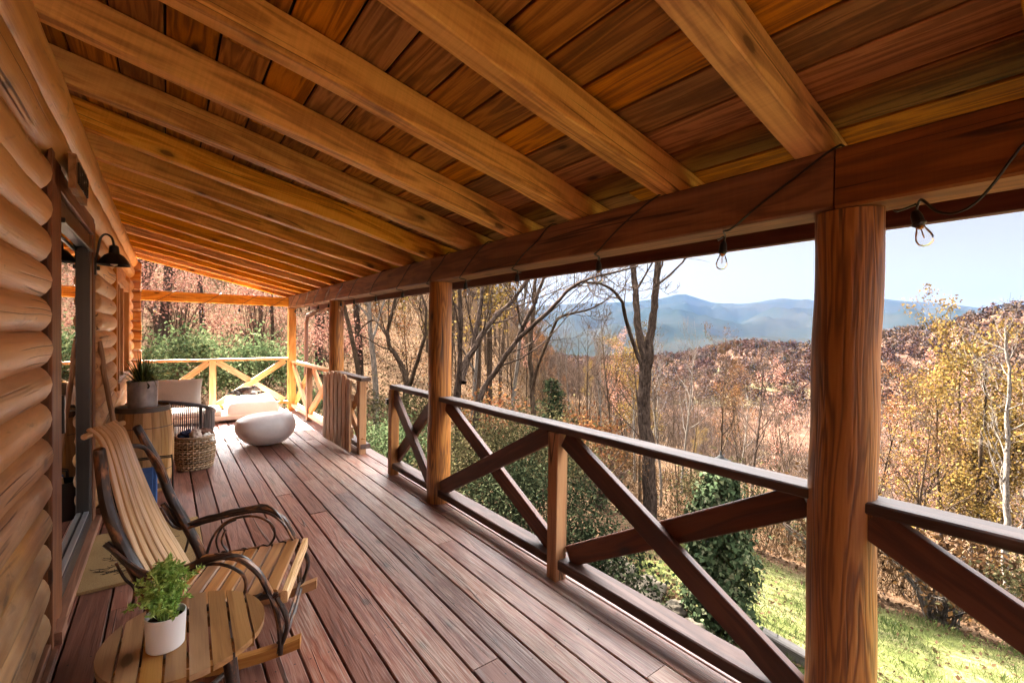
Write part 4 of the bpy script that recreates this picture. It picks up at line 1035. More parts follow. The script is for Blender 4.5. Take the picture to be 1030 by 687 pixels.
# ------------------------------------------------------------------ tub chair
tc = thing('tub_chair', 'dark wicker tub chair with an arched rim behind the basket', 'armchair', (.10, 6.85, 0))
TCx, TCy, TR = .06, 6.82, .42
def rim(a):   # a: 0 = +x; back of the chair faces the camera
    h = .40 + .30 * (.5 - .5 * math.sin(a + .5)) ** .9
    return Vector((TCx + math.cos(a) * TR, TCy + math.sin(a) * TR, h))
ang = np.linspace(rad(-215), rad(35), 40)
m = MB(); P = [rim(a) for a in ang]
P = [Vector((P[0].x + .02, P[0].y, .0)), Vector((P[0].x + .01, P[0].y, .25))] + P + [Vector((P[-1].x - .0, P[-1].y + .02, .25)), Vector((P[-1].x - .01, P[-1].y + .03, 0))]
m.tube(P, .022, 10); m.tube([(TCx + math.cos(a) * TR * .92, TCy + math.sin(a) * TR * .92, .13) for a in np.linspace(0, 2 * math.pi, 36, endpoint=False)], .018, 8, closed=True)
for a in (rad(-130), rad(-50)): p = rim(a); m.tube([(p.x, p.y, .0), (p.x, p.y, .2), p], .016, 8)
m.build('frame', simple('dark_wicker_frame', (.045, .038, .036), .5, .4, nscale=40, namt=.3), tc)
m = MB()
for a in np.linspace(rad(-213), rad(33), 92):
    p = rim(a); b = Vector((TCx + math.cos(a) * TR * .92, TCy + math.sin(a) * TR * .92, .13)); m.tube([p, (p + b) / 2 + Vector((math.cos(a), math.sin(a), 0)) * .02, b], .0062, 5, rnd=random.random())
m.build('woven_back', wood('grey_wicker', (.05, .042, .04), (.12, .10, .095), (.30, .27, .25), rough=.5, knots=0, var=.6), tc)
m = MB(); m.lathe((TCx, TCy, 0), [(0, .14), (.37, .14), (.385, .17), (.385, .25), (.36, .275), (0, .29)], 36); m.build('seat_cushion', M['cream'], tc)

def pillow(name, lbl, mat, loc, wx, hz, th, rot=(0, 0, 0), cat='cushion', puff=.5):
    n = 24; V = []; G = []
    for s in (1, -1):
        for i in range(n + 1):
            for j in range(n + 1):
                u = i / n * 2 - 1; v = j / n * 2 - 1
                t = max((1 - u ** 4) * (1 - v ** 4), 0) ** puff
                pin = 1 - .05 * (1 - abs(u) ** 2) * abs(v) ** 6
                pin2 = 1 - .04 * (1 - abs(v) ** 2) * abs(u) ** 6
                V.append(Vector((u * wx / 2 * pin2, s * th / 2 * t * (1 + .12 * mnoise.noise(Vector((u * 2, v * 2, s + wx)))), v * hz / 2 * pin)))
                G.append((u, v, s))
    m = MB(); F = []
    N_ = (n + 1) ** 2
    for s in range(2):
        for i in range(n):
            for j in range(n):
                a = s * N_ + i * (n + 1) + j; f = (a, a + n + 1, a + n + 2, a + 1); F.append(f if s == 1 else f[::-1])
    R3 = (Matrix.Rotation(rot[2], 3, 'Z') @ Matrix.Rotation(rot[1], 3, 'Y') @ Matrix.Rotation(rot[0], 3, 'X'))
    m.add([Vector(loc) + R3 @ v for v in V], F, G, .5)
    o = m.build(name, mat, sharp=80); return tag(o, lbl, cat) if lbl else o
pillow('cushion', 'beige lumbar cushion standing behind the dark tub chair rim', M['beige'], (.08, 7.22, .70), .60, .36, .17, (rad(-14), 0, rad(-12)))

# ------------------------------------------------------------------ daybed, mattress, dog
db = thing('daybed', 'low beige daybed platform under the far railing', 'daybed', (.6, 9.08, 0))
m = MB(); m.bar((-.36, 9.08, .075), (1.66, 9.08, .075), .68, .085, ch=.02); m.build('base', M['beige'], db)
m = MB()
for x in (-.3, .65, 1.58):
    for y in (8.80, 9.36): m.box((x - .03, y - .03, .002), (x + .03, y + .03, .035))
m.build('foot', M['grey_wood'], db)
m = MB(); m.bar((-.35, 9.08, .165), (.72, 9.08, .165), .66, .09, ch=.035, seg=6, wob=.006); m.build('seat_pad', M['cream'], db)
def mattress():
    m = MB(); nx, ny = 30, 22; V = []; F = []
    X0, X1, Y0, Y1, Z0, Z1 = .80, 1.58, 8.77, 9.42, .121, .30
    def P(u, v, top):
        e = min(u, 1 - u, v, 1 - v); rr = min(e / .10, 1)
        z = Z0 + (Z1 - Z0) * (.35 + .65 * math.sqrt(max(1 - (1 - rr) ** 2, 0)))
        z += .075 * v * rr + .016 * mnoise.noise(Vector((u * 4, v * 4, 2))) * rr - .020 * math.exp(-((u - .5) ** 2 + (v - .62) ** 2) / .05)
        return Vector((X0 + (X1 - X0) * u, Y0 + (Y1 - Y0) * v, z if top else Z0))
    for i in range(nx + 1):
        for j in range(ny + 1): V.append(P(i / nx, j / ny, True))
    b = len(V)
    F += [(i * (ny + 1) + j, (i + 1) * (ny + 1) + j, (i + 1) * (ny + 1) + j + 1, i * (ny + 1) + j + 1) for i in range(nx) for j in range(ny)]
    ring = [(i, 0) for i in range(nx + 1)] + [(nx, j) for j in range(1, ny + 1)] + [(i, ny) for i in range(nx - 1, -1, -1)] + [(0, j) for j in range(ny - 1, 0, -1)]
    for (i, j) in ring: V.append(P(i / nx, j / ny, False) + Vector((.012 if i == 0 else -.012 if i == nx else 0, .012 if j == 0 else -.012 if j == ny else 0, 0)))
    n = len(ring)
    for k in range(n):
        a = ring[k]; c = ring[(k + 1) % n]; F.append((a[0] * (ny + 1) + a[1], b + k, b + (k + 1) % n, c[0] * (ny + 1) + c[1]))
    F.append(tuple(range(b + n - 1, b - 1, -1)))
    m.add(V, F, [tuple(v) for v in V], .5); return m.build('mattress', M['white_fab'], sharp=60)
tag(mattress(), 'plump white mattress lying on the daybed in full sun', 'mattress')
# small dog lying down: one skinned body
def dog():
    t = NT('dog_fur'); P = t.n('ShaderNodeTexCoord').outputs['Object']; n = t.noise(P, 60, 4, .6); b = t.noise(P, 9, 2, .5)
    c = t.mix(t.ramp(b, [(.47, 0.), (.53, 1.)]), (.022, .020, .020), (.16, .15, .14))
    sp = t.n('ShaderNodeSeparateXYZ'); t.l(P, sp.inputs[0])
    mz = t.ramp(t.math('MULTIPLY', sp.outputs['X'], 1.), [(.205, 0.), (.225, 1.)])
    c = t.mix(mz, c, (.45, .26, .18)); c = t.mix(t.math('MULTIPLY', n, .3), c, (.25, .22, .2))
    mat = t.done(t.bsdf(c, .85, .2, n, .6, .006))
    J = {'rump': ((-.12, .02, .055), .058), 'mid': ((-.04, .025, .06), .055), 'chest': ((.06, .01, .062), .056), 'neck': ((.115, -.01, .085), .040), 'head': ((.165, -.03, .088), .044), 'muz': ((.215, -.055, .068), .025), 'nose': ((.238, -.062, .062), .017),
         'sh': ((.07, -.05, .04), .028), 'el': ((.10, -.085, .018), .018), 'pw': ((.165, -.10, .014), .015), 'sh2': ((.08, .055, .035), .026), 'el2': ((.12, .07, .018), .017), 'pw2': ((.185, .06, .014), .014),
         'hp': ((-.11, -.04, .045), .040), 'kn': ((-.05, -.085, .026), .024), 'hk': ((-.10, -.10, .015), .015), 'ft': ((-.04, -.115, .012), .013), 'tl': ((-.18, .0, .035), .018), 'tl2': ((-.22, -.05, .022), .012),
         'e1': ((.150, .002, .122), .014), 'e1b': ((.138, .022, .095), .010), 'e2': ((.150, -.062, .118), .014), 'e2b': ((.135, -.082, .09), .010)}
    E = [('rump', 'mid'), ('mid', 'chest'), ('chest', 'neck'), ('neck', 'head'), ('head', 'muz'), ('muz', 'nose'), ('chest', 'sh'), ('sh', 'el'), ('el', 'pw'), ('chest', 'sh2'), ('sh2', 'el2'), ('el2', 'pw2'), ('rump', 'hp'), ('hp', 'kn'), ('kn', 'hk'), ('hk', 'ft'), ('rump', 'tl'), ('tl', 'tl2'), ('head', 'e1'), ('e1', 'e1b'), ('head', 'e2'), ('e2', 'e2b')]
    K = list(J); me = bpy.data.meshes.new('dog'); me.from_pydata([J[k][0] for k in K], [(K.index(a), K.index(b)) for a, b in E], [])
    ob = bpy.data.objects.new('dog', me); COL.objects.link(ob)
    ob.modifiers.new('skin', 'SKIN'); 
    me.skin_vertices[0].data[0].use_root = True
    for i, k in enumerate(K): me.skin_vertices[0].data[i].radius = (J[k][1], J[k][1])
    s = ob.modifiers.new('sub', 'SUBSURF'); s.levels = 2; s.render_levels = 2
    dg = bpy.context.evaluated_depsgraph_get(); dg.update()
    m2 = bpy.data.meshes.new_from_object(ob.evaluated_get(dg)); ob.modifiers.clear(); ob.data = m2; m2.materials.clear(); m2.materials.append(mat)
    m2.polygons.foreach_set('use_smooth', [True] * len(m2.polygons))
    ob.location = (1.08, 9.12, .392); ob.rotation_euler = (0, 0, rad(-8)); ob.scale = (1.12, 1.12, 1.2)
    return tag(ob, 'small black and grey dog lying on the white mattress', 'dog')
dog()

# ------------------------------------------------------------------ ottoman
ot = MB(); nz, na_ = 26, 48; V = []; F = []
for i in range(nz + 1):
    t = i / nz; ph = -math.pi / 2 + math.pi * t
    for k in range(na_):
        a = 2 * math.pi * k / na_
        cr = max(math.cos(ph), 0) ** .62; z = .185 + .185 * (math.copysign(abs(math.sin(ph)) ** .8, math.sin(ph)))
        under = .80 + .20 * smooth(0, .20, z) if z < .2 else 1.0
        rr = cr * (under if ph < 0 else 1.)
        x = math.copysign(abs(math.cos(a)) ** .9, math.cos(a)) * .355 * rr; y = math.copysign(abs(math.sin(a)) ** .9, math.sin(a)) * .285 * rr
        if z > .30: z = .30 + (z - .30) * .7 + .018 * (x / .35)
        V.append(Vector((x, y, z + .002)))
for i in range(nz):
    for k in range(na_):
        q = (k + 1) % na_; F.append((i * na_ + k, i * na_ + q, (i + 1) * na_ + q, (i + 1) * na_ + k))
RO = Matrix.Rotation(rad(-14), 3, 'Z'); V = [Vector((1.06, 6.80, 0)) + RO @ Vector((v.x * 1.03, v.y * 1.03, v.z * 1.2)) for v in V]
ot.add(V, F, [tuple(v) for v in V], .5); tag(ot.build('ottoman', M['ottoman'], sharp=70), 'smooth pale grey pebble shaped ottoman on the deck', 'ottoman')

# ------------------------------------------------------------------ vegetation
def gz(x, y): return float(rough_z(np.array([float(x)]), np.array([float(y)]))[0])
def W(px, py, d):
    """a point d metres ahead, seen at a photo pixel: used to measure out the trunks of the nearest trees"""
    return EYE + (fw + rt * ((px - 515) / 460) - upv * ((py - 343.5) / 460)) * d

class Tree:
    def __init__(s, seed):
        s.r = random.Random(seed); s.wood = MB(); s.twig = MB(); s.tips = []
    def limb(s, p, d, L, r, lvl, nseg, up=.15, jit=.25):
        pts = [p]; d = d.normalized()
        for i in range(nseg):
            d = (d + Vector((s.r.uniform(-jit, jit), s.r.uniform(-jit, jit), s.r.uniform(-jit, jit) + up))).normalized()
            pts.append(pts[-1] + d * (L / nseg))
        return pts
    def put(s, pts, r0, r1, lvl, lump=.12):
        n = len(pts); rs = [r0 + (r1 - r0) * (i / (n - 1)) for i in range(n)]
        tgt = s.wood if lvl <= 1 else s.twig
        tgt.tube(pts, rs, (9, 6, 4, 3, 3)[min(lvl, 4)], caps=False, lump=lump if lvl == 0 else 0, lf=2.5)
    def branch(s, pts, r, L, lvl, counts, t0=.3, ang=(30, 65), scale=.55, up=.15):
        """children along pts"""
        if lvl >= len(counts): return
        for q in range(counts[lvl]):
            t = t0 + (1 - t0) * (q + s.r.random()) / counts[lvl]
            i = min(int(t * (len(pts) - 1)), len(pts) - 2); u = t * (len(pts) - 1) - i
            p = pts[i].lerp(pts[i + 1], u); ax = (pts[i + 1] - pts[i]).normalized()
            pr = ax.orthogonal().normalized(); pr.rotate(Matrix.Rotation(s.r.uniform(0, 6.283), 3, ax)) if False else None
            pr = Matrix.Rotation(s.r.uniform(0, 6.283), 3, ax) @ ax.orthogonal().normalized()
            a = rad(s.r.uniform(*ang)); d = ax * math.cos(a) + pr * math.sin(a)
            l = L * scale * (1.1 - .6 * t) * s.r.uniform(.7, 1.2); rr = max(r * (1 - .75 * t) * .55, .0035)
            P = s.limb(p, d, l, rr, lvl, (6, 5, 4, 3, 2)[min(lvl, 4)], up=up)
            s.put(P, rr, max(rr * .3, .0025), lvl + 1)
            if lvl + 1 >= len(counts): s.tips += P[1:]
            s.branch(P, rr, l, lvl + 1, counts, .2, (25, 60), .55, up)
    def simple(s, H, r, counts=(11, 6, 5), lean=(0, 0), t0=.35, up=.12, jit=.06, ang=(30, 60), scale=.36):
        P = s.limb(Vector((0, 0, -.25)), Vector((lean[0], lean[1], 1)), H, r, 0, 12, up=.03, jit=jit)
        s.put(P, r, max(r * .12, .006), 0); s.branch(P, r, H, 0, counts, t0, ang, scale, up); return s
    def make(s, root, wood_mat, twig_mat=None, leaves=0, leaf_mat_=None, size=.1, seed=0, spread=.12, leaf_name='crown'):
        if leaves == 0:
            s.wood.build('trunk', wood_mat, root, local=True); s.twig.build('crown', twig_mat or wood_mat, root, local=True)
        else:
            b = len(s.wood.V); s.wood.V += s.twig.V; s.wood.G += s.twig.G; s.wood.R += s.twig.R; s.wood.F += [tuple(i + b for i in f) for f in s.twig.F]
            s.wood.build('trunk', wood_mat, root, local=True)
            rg = np.random.default_rng(seed); T = np.array([tuple(v) for v in s.tips]); P = T[rg.integers(0, len(T), leaves)] + rg.normal(0, spread, (leaves, 3))
            V, F, R = leaf_quads(P, size, rg, .1, .65); np_mesh('crown', V, F, leaf_mat_, R, root)
        return root

def world_tree(name, label, base, stems, mat, twig_mat, counts=(6, 5, 4), r0=.1, leaves=0, lm=None, seed=1, group=None, scale=.4, size=.09, t0=.35):
    """a tree whose main stems follow given world polylines; base on the ground"""
    bz = gz(base[0], base[1]); root = thing(name, label, 'tree', (base[0], base[1], bz), group=group); o = Vector((base[0], base[1], bz))
    T = Tree(seed)
    for pts, ra, rb, cnt in stems:
        P = resample([Vector(p) - o for p in pts], 6 * len(pts)); n = len(P)
        P = [P[0]] + [p + Vector((.07 * mnoise.noise(p * 1.1) + .035 * mnoise.noise(p * 3.3), .07 * mnoise.noise(p * 1.1 + Vector((5, 0, 0))) + .035 * mnoise.noise(p * 3.3 + Vector((9, 0, 0))), 0)) * min(1, i / 4 + (ra < .14)) for i, p in enumerate(P[1:])]
        T.wood.tube(P, [(ra + (rb - ra) * i / (n - 1)) * (1 + .10 * mnoise.noise(Vector((i * 1.7, ra * 50, 0)))) for i in range(n)], 14, caps=False, lump=.24, lf=6)
        L = sum((P[i + 1] - P[i]).length for i in range(n - 1)); T.branch(P, (ra + rb) / 2, L, 0, cnt, t0, (25, 60), scale, .12)
    return T.make(root, mat, twig_mat, leaves, lm, size, seed)

# the dark forked tree beyond the railing
d = 9.2; B = W(655, 535, d); B.z = gz(B.x, B.y) - .2
F_ = W(649, 362, d)
world_tree('tree', 'tall dark forked tree trunk standing right beyond the middle of the railing', (B.x, B.y), [
    ([B, W(653, 480, d), W(648, 420, d), W(648, 385, d), F_], .135, .118, (0,)),
    ([F_ - Vector((0, 0, .25)), W(643, 330, d), W(640, 300, d + .15), W(637, 262, d + .3), W(633, 200, d + .4), W(626, 120, d + .6), W(618, 40, d + .8)], .078, .03, (7, 6, 5)),
    ([F_ - Vector((0, 0, .25)), W(654, 335, d), W(659, 305, d - .1), W(662, 262, d - .2), W(667, 200, d - .3), W(676, 130, d - .5), W(684, 60, d - .6)], .088, .03, (7, 6, 5)),
    ([W(645, 372, d), W(638, 345, d - .15), W(629, 312, d - .4), W(621, 296, d - .8), W(606, 286, d - 1.2), W(588, 284, d - 1.6)], .045, .015, (6, 5, 4))], M['bark_dark'], M['bark_dark'], seed=21, scale=.36)
# leaning trees behind the log post
d = 9.; B = W(460, 500, d); B.z = gz(B.x, B.y) - .2
world_tree('tree', 'leaning grey tree with several stems fanning right behind the middle log post', (B.x, B.y), [
    ([B, W(461, 440, d), W(459, 400, d), W(475, 352, d + .3), W(500, 318, d + .6), W(521, 295, d + .8), W(540, 262, d + 1), W(560, 200, d + 1.3)], .085, .022, (9, 6, 5)),
    ([W(460, 405, d), W(463, 362, d - .2), W(463, 300, d - .5), W(466, 240, d - .7), W(470, 150, d - .9)], .058, .018, (8, 6, 5)),
    ([W(466, 385, d), W(482, 317, d + .8), W(486, 270, d + 1.2), W(500, 180, d + 1.8)], .06, .02, (8, 6, 4))], M['bark_dark'], M['bark_twig'], seed=33, scale=.42)
d = 8.4; B = W(470, 470, d); B.z = gz(B.x, B.y) - .2
world_tree('tree', 'slender dark tree arching far right with forked limbs against the sky', (B.x, B.y), [
    ([B, W(480, 410, d), W(493, 383, d), W(519, 342, d - .2), W(535, 311, d - .3), W(547, 278, d - .4), W(560, 220, d - .5)], .065, .018, (8, 6, 5)),
    ([W(519, 343, d - .2), W(548, 315, d - .6), W(574, 291, d - 1.), W(593, 281, d - 1.3), W(640, 268, d - 1.8)], .042, .011, (9, 6, 5))], M['bark_dark'], M['bark_dark'], seed=35, scale=.5)
d = 11.5; B = W(537, 470, d); B.z = gz(B.x, B.y) - .2
world_tree('tree', 'upright bare tree with one arching limb above the small dark conifer', (B.x, B.y), [
    ([B, W(535, 382, d), W(532, 358, d), W(537, 300, d), W(540, 250, d + .2), W(545, 180, d + .4)], .085, .022, (10, 6, 5)),
    ([W(534, 395, d), W(548, 348, d - .5), W(564, 321, d - 1), W(593, 311, d - 1.5), W(612, 300, d - 2)], .045, .011, (10, 7, 5))], M['bark'], M['bark_twig'], seed=37, scale=.42)
d = 10.; B = W(402, 440, d); B.z = gz(B.x, B.y) - .2
world_tree('tree', 'crooked thin tree seen between the gate and the middle log post', (B.x, B.y), [
    ([B, W(408, 385, d), W(399, 359, d), W(391, 348, d), W(390, 330, d), W(394, 312, d), W(399, 290, d), W(404, 240, d)], .065, .02, (8, 5, 4)),
    ([W(391, 345, d), W(378, 322, d + .6), W(359, 336, d + 1.)], .035, .012, (6, 5)),
    ([W(410, 392, d), W(424, 350, d - .4), W(428, 320, d - .5), W(420, 280, d - .6)], .05, .015, (8, 5, 4))], M['bark'], M['bark_twig'], seed=39, scale=.4)
# yellow trees and the pale bare trunk on the right
YL = ['yellow leaved tree with slim dark trunk on the left of the golden clump', 'tallest golden yellow leaved tree beyond the right railing', 'golden leaved tree with a pale trunk near the right edge of the picture']
for k, (px, dd, top, sd) in enumerate(((948, 14.2, 392, 41), (966, 15.2, 338, 43), (992, 13.4, 372, 45))):
    B = W(px + 4, 560, dd); B.z = gz(B.x, B.y) - .2
    T_ = W(px - 8 if k == 0 else px, top, dd)
    mid = (B + T_) / 2 + Vector((.1, .1 * k, 0))
    world_tree('tree', YL[k], (B.x, B.y), [([B, B.lerp(mid, .5), mid, mid.lerp(T_, .6), T_], .085, .02, (15, 6, 4)), ([mid - Vector((0, 0, .4)), mid + Vector((.5, -.5, 1.2)), mid + Vector((.7, -.7, 2.2))], .05, .015, (9, 5, 4))], M['bark'], M['bark_twig'], leaves=4400, lm=M['leaf_yellow'], seed=sd, scale=.34, size=.088, t0=.15)
dd = 11.5; B = W(1012, 600, dd); B.z = gz(B.x, B.y) - .2
world_tree('tree', 'slim pale bare trunk standing in front of the golden trees at the right edge', (B.x, B.y), [([B, W(1012, 520, dd), W(1013, 440, dd), W(1014, 380, dd), W(1012, 330, dd)], .075, .02, (16, 5, 4))], M['bark_pale'], M['bark_pale'], seed=47, scale=.22, t0=.2)

# kinds of forest tree, copied over the slopes
kinds = []
def kind(seed, H, r, mat, tm, leaves=0, lm=None, size=.11, counts=(12, 6, 5), scale=.33, t0=.38, cat='tree', lean=(0, 0), spread=.14, ang=(28, 55)):
    root = thing('tree', 'x', 'tree', (0, 0, 0)); T = Tree(seed).simple(H, r, counts, lean, t0, ang=ang, scale=scale); T.make(root, mat, tm, leaves, lm, size, seed, spread)
    kinds.append((root, H)); return root
kind(101, 13, .12, M['bark'], M['bark_twig'])
kind(102, 12, .085, M['bark'], M['bark_twig'], t0=.45, lean=(.06, .03))
kind(103, 14, .15, M['bark_dark'], M['bark_twig'], counts=(13, 6, 5))
kind(104, 9, .075, M['bark_pale'], M['bark_twig'], counts=(12, 6, 4))
kind(105, 11, .12, M['bark'], M['bark_twig'], leaves=2400, lm=M['leaf_orange'], size=.095, counts=(11, 6, 4))
kind(106, 10, .10, M['bark'], M['bark_twig'], leaves=2000, lm=M['leaf_pink'], size=.095, counts=(11, 6, 4))
kind(107, 8, .07, M['bark_pale'], M['bark_twig'], leaves=4400, lm=M['leaf_yellow'], size=.085, counts=(11, 6, 4), t0=.25)
kind(108, 12, .13, M['bark'], M['bark_twig'], leaves=2000, lm=M['leaf_brown'], size=.095, counts=(12, 6, 4))
kind(109, 6, .05, M['bark'], M['bark_twig'], counts=(11, 6, 5), t0=.2, scale=.42)
kind(110, 5, .04, M['bark'], M['bark_twig'], leaves=1300, lm=M['leaf_orange'], size=.08, counts=(10, 6, 4), t0=.15, scale=.42)
KL = ['bare grey brown tree among many alike in the slope forest', 'slightly leaning bare slope tree with a high crown, one of many', 'thick dark trunked bare tree among many alike in the slope forest', 'thin pale trunked bare tree among many alike in the slope forest',
      'slope tree carrying sparse orange autumn leaves, one of many', 'slope tree carrying pinkish autumn leaves, one of many', 'small slope tree carrying yellow leaves, one of many', 'slope tree still holding dull brown leaves, one of many',
      'small many branched bare tree low on the slope, one of many', 'low sapling with orange leaves on the slope, one of many']
KG = ['bare grey trees on the slope', 'leaning bare trees on the slope', 'thick dark bare trees on the slope', 'thin pale bare trees on the slope', 'orange leaved trees on the slope', 'pink leaved trees on the slope', 'yellow leaved trees on the slope', 'brown leaved trees on the slope', 'small bare trees on the slope', 'orange leaved saplings on the slope']
rs = random.Random(77); placed = []; used = [False] * len(kinds); made = 0; tries = 0
while made < 262 and tries < 20000:
    tries += 1
    az = rs.uniform(-16, 97); r = 11 * (120 / 11) ** (rs.random() ** .8); x = math.sin(rad(az)) * r; y = math.cos(rad(az)) * r
    if y > 9 and r < 15 and az < 16: continue
    if x < 9.2 and y < 5.5: continue
    if 40 < az < 100 and r < 14: continue
    if az < 14 and r < 15.5: continue
    if any((x - a) ** 2 + (y - b) ** 2 < (.9 + r * .022) ** 2 for a, b in placed): continue
    if az < 20: k = rs.choices(range(10), (4, 3, 4, 3, 1, 9, 1, 3, 1, 1))[0]
    elif az < 45: k = rs.choices(range(10), (4, 4, 2, 4, 4, 2, 2, 4, 5, 4))[0]
    else: k = rs.choices(range(10), (4, 3, 1, 6, 1.2, 2, .8, 3, 9, 1.2))[0]
    z = gz(x, y); root, H = kinds[k]; s = rs.uniform(.75, 1.2)
    if az > 38:
        cap = (1.2 + (.045 if az < 52 else .004) * r - z); s = min(s, cap / H * rs.uniform(.7, 1.05))
        if s < .35: continue
    o = root if not used[k] else copy_tree(root); used[k] = True
    o.location = (x, y, z); o.rotation_euler = (0, 0, rs.uniform(0, 6.28)); o.scale = (s * rs.uniform(.9, 1.15),) * 2 + (s,)
    o['label'] = KL[k]; o['category'] = 'tree'; o['group'] = KG[k]
    placed.append((x, y)); made += 1
for u, (root, H) in zip(used, kinds):
    if not u: root.location = (30, -60, gz(30, -60))

def shrub(name, label, c, rx, ry, h, n, mat, size, seed, stems=24, stem_mat=None, cat='shrub', group=None, shape=.55, up=.2, asp=.5, flat=.12, hollow=.35):
    z0 = gz(c[0], c[1]) - .03; root = thing(name, label, cat, (c[0], c[1], z0), group=group); rg = np.random.default_rng(seed)
    nb = max(10, n // 90); cl = rand_dirs(nb, rg); cl[:, 2] = np.abs(cl[:, 2]) * .9 + rg.uniform(-.25, .1, nb)
    rr = rg.uniform(hollow, 1., nb) ** .5; C_ = cl * rr[:, None] * np.array([rx, ry, h * shape]) + np.array([0, 0, h * (1 - shape)])
    C_[:, 2] = np.maximum(C_[:, 2], .08)
    sz = rg.uniform(.5, 1.3, nb) * min(rx, ry, h) * .30; ix = rg.integers(0, nb, n)
    P = C_[ix] + rg.normal(0, 1, (n, 3)) * sz[ix][:, None] * np.array([1, 1, .7]); P[:, 2] = np.clip(P[:, 2], .03, None)
    V, F, R = leaf_quads(P, size, rg, up, asp); R = np.clip(R * .75 + np.repeat((rg.normal(0, .13, nb))[ix], 4) + .1, 0, 1)
    S = MB()
    for i in range(stems):
        e = Vector(C_[rg.integers(0, nb)]) * rg.uniform(.75, 1.05); b = Vector((rg.normal(0, .08) * rx, rg.normal(0, .08) * ry, 0)); m_ = (b + e) / 2 + Vector((rg.normal(0, .05), rg.normal(0, .05), .1 * h))
        S.tube(resample([b, m_, e], 6), [.012 * (1 - .7 * q / 5) * (h ** .3) for q in range(6)], 4, caps=False)
    S.build('stems', stem_mat or M['bark_twig'], root, local=True)
    np_mesh('foliage', V, F, mat, R, root); return root
GE = 'evergreen shrubs under the railing'
shrub('shrub', 'broad sunlit yellow green shrub just beyond the railing next to the log post', (3.5, 5.4), .95, .9, 1.55, 10500, M['leaf_olive'], .045, 51, group=GE)
shrub('shrub', 'dense dark evergreen shrub seen under the crossed brace beside the rail mid post', (3.25, 3.95), .8, .75, 1.35, 11000, M['leaf_green'], .041, 52, group=GE)
shrub('shrub', 'small dark evergreen shrub next to the stones under the railing', (3.3, 3.05), .55, .5, .85, 5200, M['leaf_green'], .045, 53, group=GE)
shrub('shrub', 'green shrub behind the dark conifer, partly hidden by the top rail', (4.7, 5.7), 1.0, 1.0, 1.75, 6500, M['leaf_olive'], .06, 54, group=GE)
shrub('shrub', 'bright green bush filling the gate opening', (2.95, 7.0), .65, .9, 1.35, 7500, M['leaf_bright'], .05, 55)
shrub('shrub', 'wispy olive bush behind the gate opening with dead leaves', (3.7, 8.4), .9, .9, 1.9, 4500, M['leaf_olive'], .06, 56)
shrub('shrub', 'large pale green bush behind the far railing, left of its mid post', (.35, 11.9), .95, .8, 2.25, 5200, M['leaf_bright'], .085, 57)
shrub('shrub', 'large dark green bush behind the far railing, right of its mid post', (1.75, 12.3), .9, .8, 2.05, 4800, M['leaf_bright'], .085, 58)
shrub('shrub', 'low green bush behind the far railing near the corner post', (2.7, 11.6), .6, .6, 1.1, 1500, M['leaf_bright'], .075, 59)
shrub('shrub', 'grassy green bush at the left end of the far railing', (-.6, 11.2), .7, .6, 1.6, 2600, M['leaf_bright'], .085, 60, asp=.25)
shrub('shrub', 'leafless grey brown bush on the slope in front of the forked tree', (7.0, 6.3), .8, .8, 1.5, 1200, M['leaf_brown'], .05, 61, stems=110)
shrub('shrub', 'dried hydrangea bush with pale stems beside the thick post', (8.6, 2.75), .85, .8, 1.75, 1900, M['leaf_brown'], .09, 62, stems=150, stem_mat=M['bark_pale'])
shrub('shrub', 'dried brown bush at the lawn edge right of the pale stemmed hydrangea', (8.5, 1.4), .75, .8, 1.35, 1700, M['leaf_brown'], .08, 63, stems=110, stem_mat=M['bark_pale'])
shrub('shrub', 'half green tangled bush at the lawn edge under the right railing brace', (8.2, .35), .7, .7, 1.1, 2600, M['leaf_olive'], .06, 64, stems=70)
shrub('shrub', 'green brown bush behind the ivy covered lamp post at the lawn edge', (8.9, 4.6), .9, .9, 1.6, 3600, M['leaf_olive'], .07, 65, stems=60)
shrub('shrub', 'orange leaved bush on the slope left of the forked tree', (7.9, 7.6), .9, .9, 1.9, 1800, M['leaf_orange'], .085, 66, stems=60)
shrub('shrub', 'rusty orange bush below the leaning trees', (6.0, 9.2), 1.0, 1.0, 1.9, 2000, M['leaf_orange'], .085, 67, stems=60)
GP = 'pink leaved saplings behind the far railing'
for k, (x, y, h, rr, lb) in enumerate(((-1.5, 15.0, 4.6, 1.5, 'pinkish leaved sapling at the far left behind the green bushes'), (.3, 17.5, 4.2, 1.4, 'pinkish leaved sapling above the big pale green bush'), (2.6, 18.5, 3.8, 1.3, 'thin pinkish sapling behind the far corner post'), (-3.2, 19.0, 5.0, 1.6, 'tall pinkish sapling nearest the log corner, behind the others'), (4.6, 16.0, 3.0, 1.2, 'low pinkish sapling seen between the corner post and the gate'))):
    shrub('sapling', lb, (x, y), rr, rr, h, 2600, M['leaf_pink'], .085, 120 + k, stems=40, group=GP, hollow=.2)
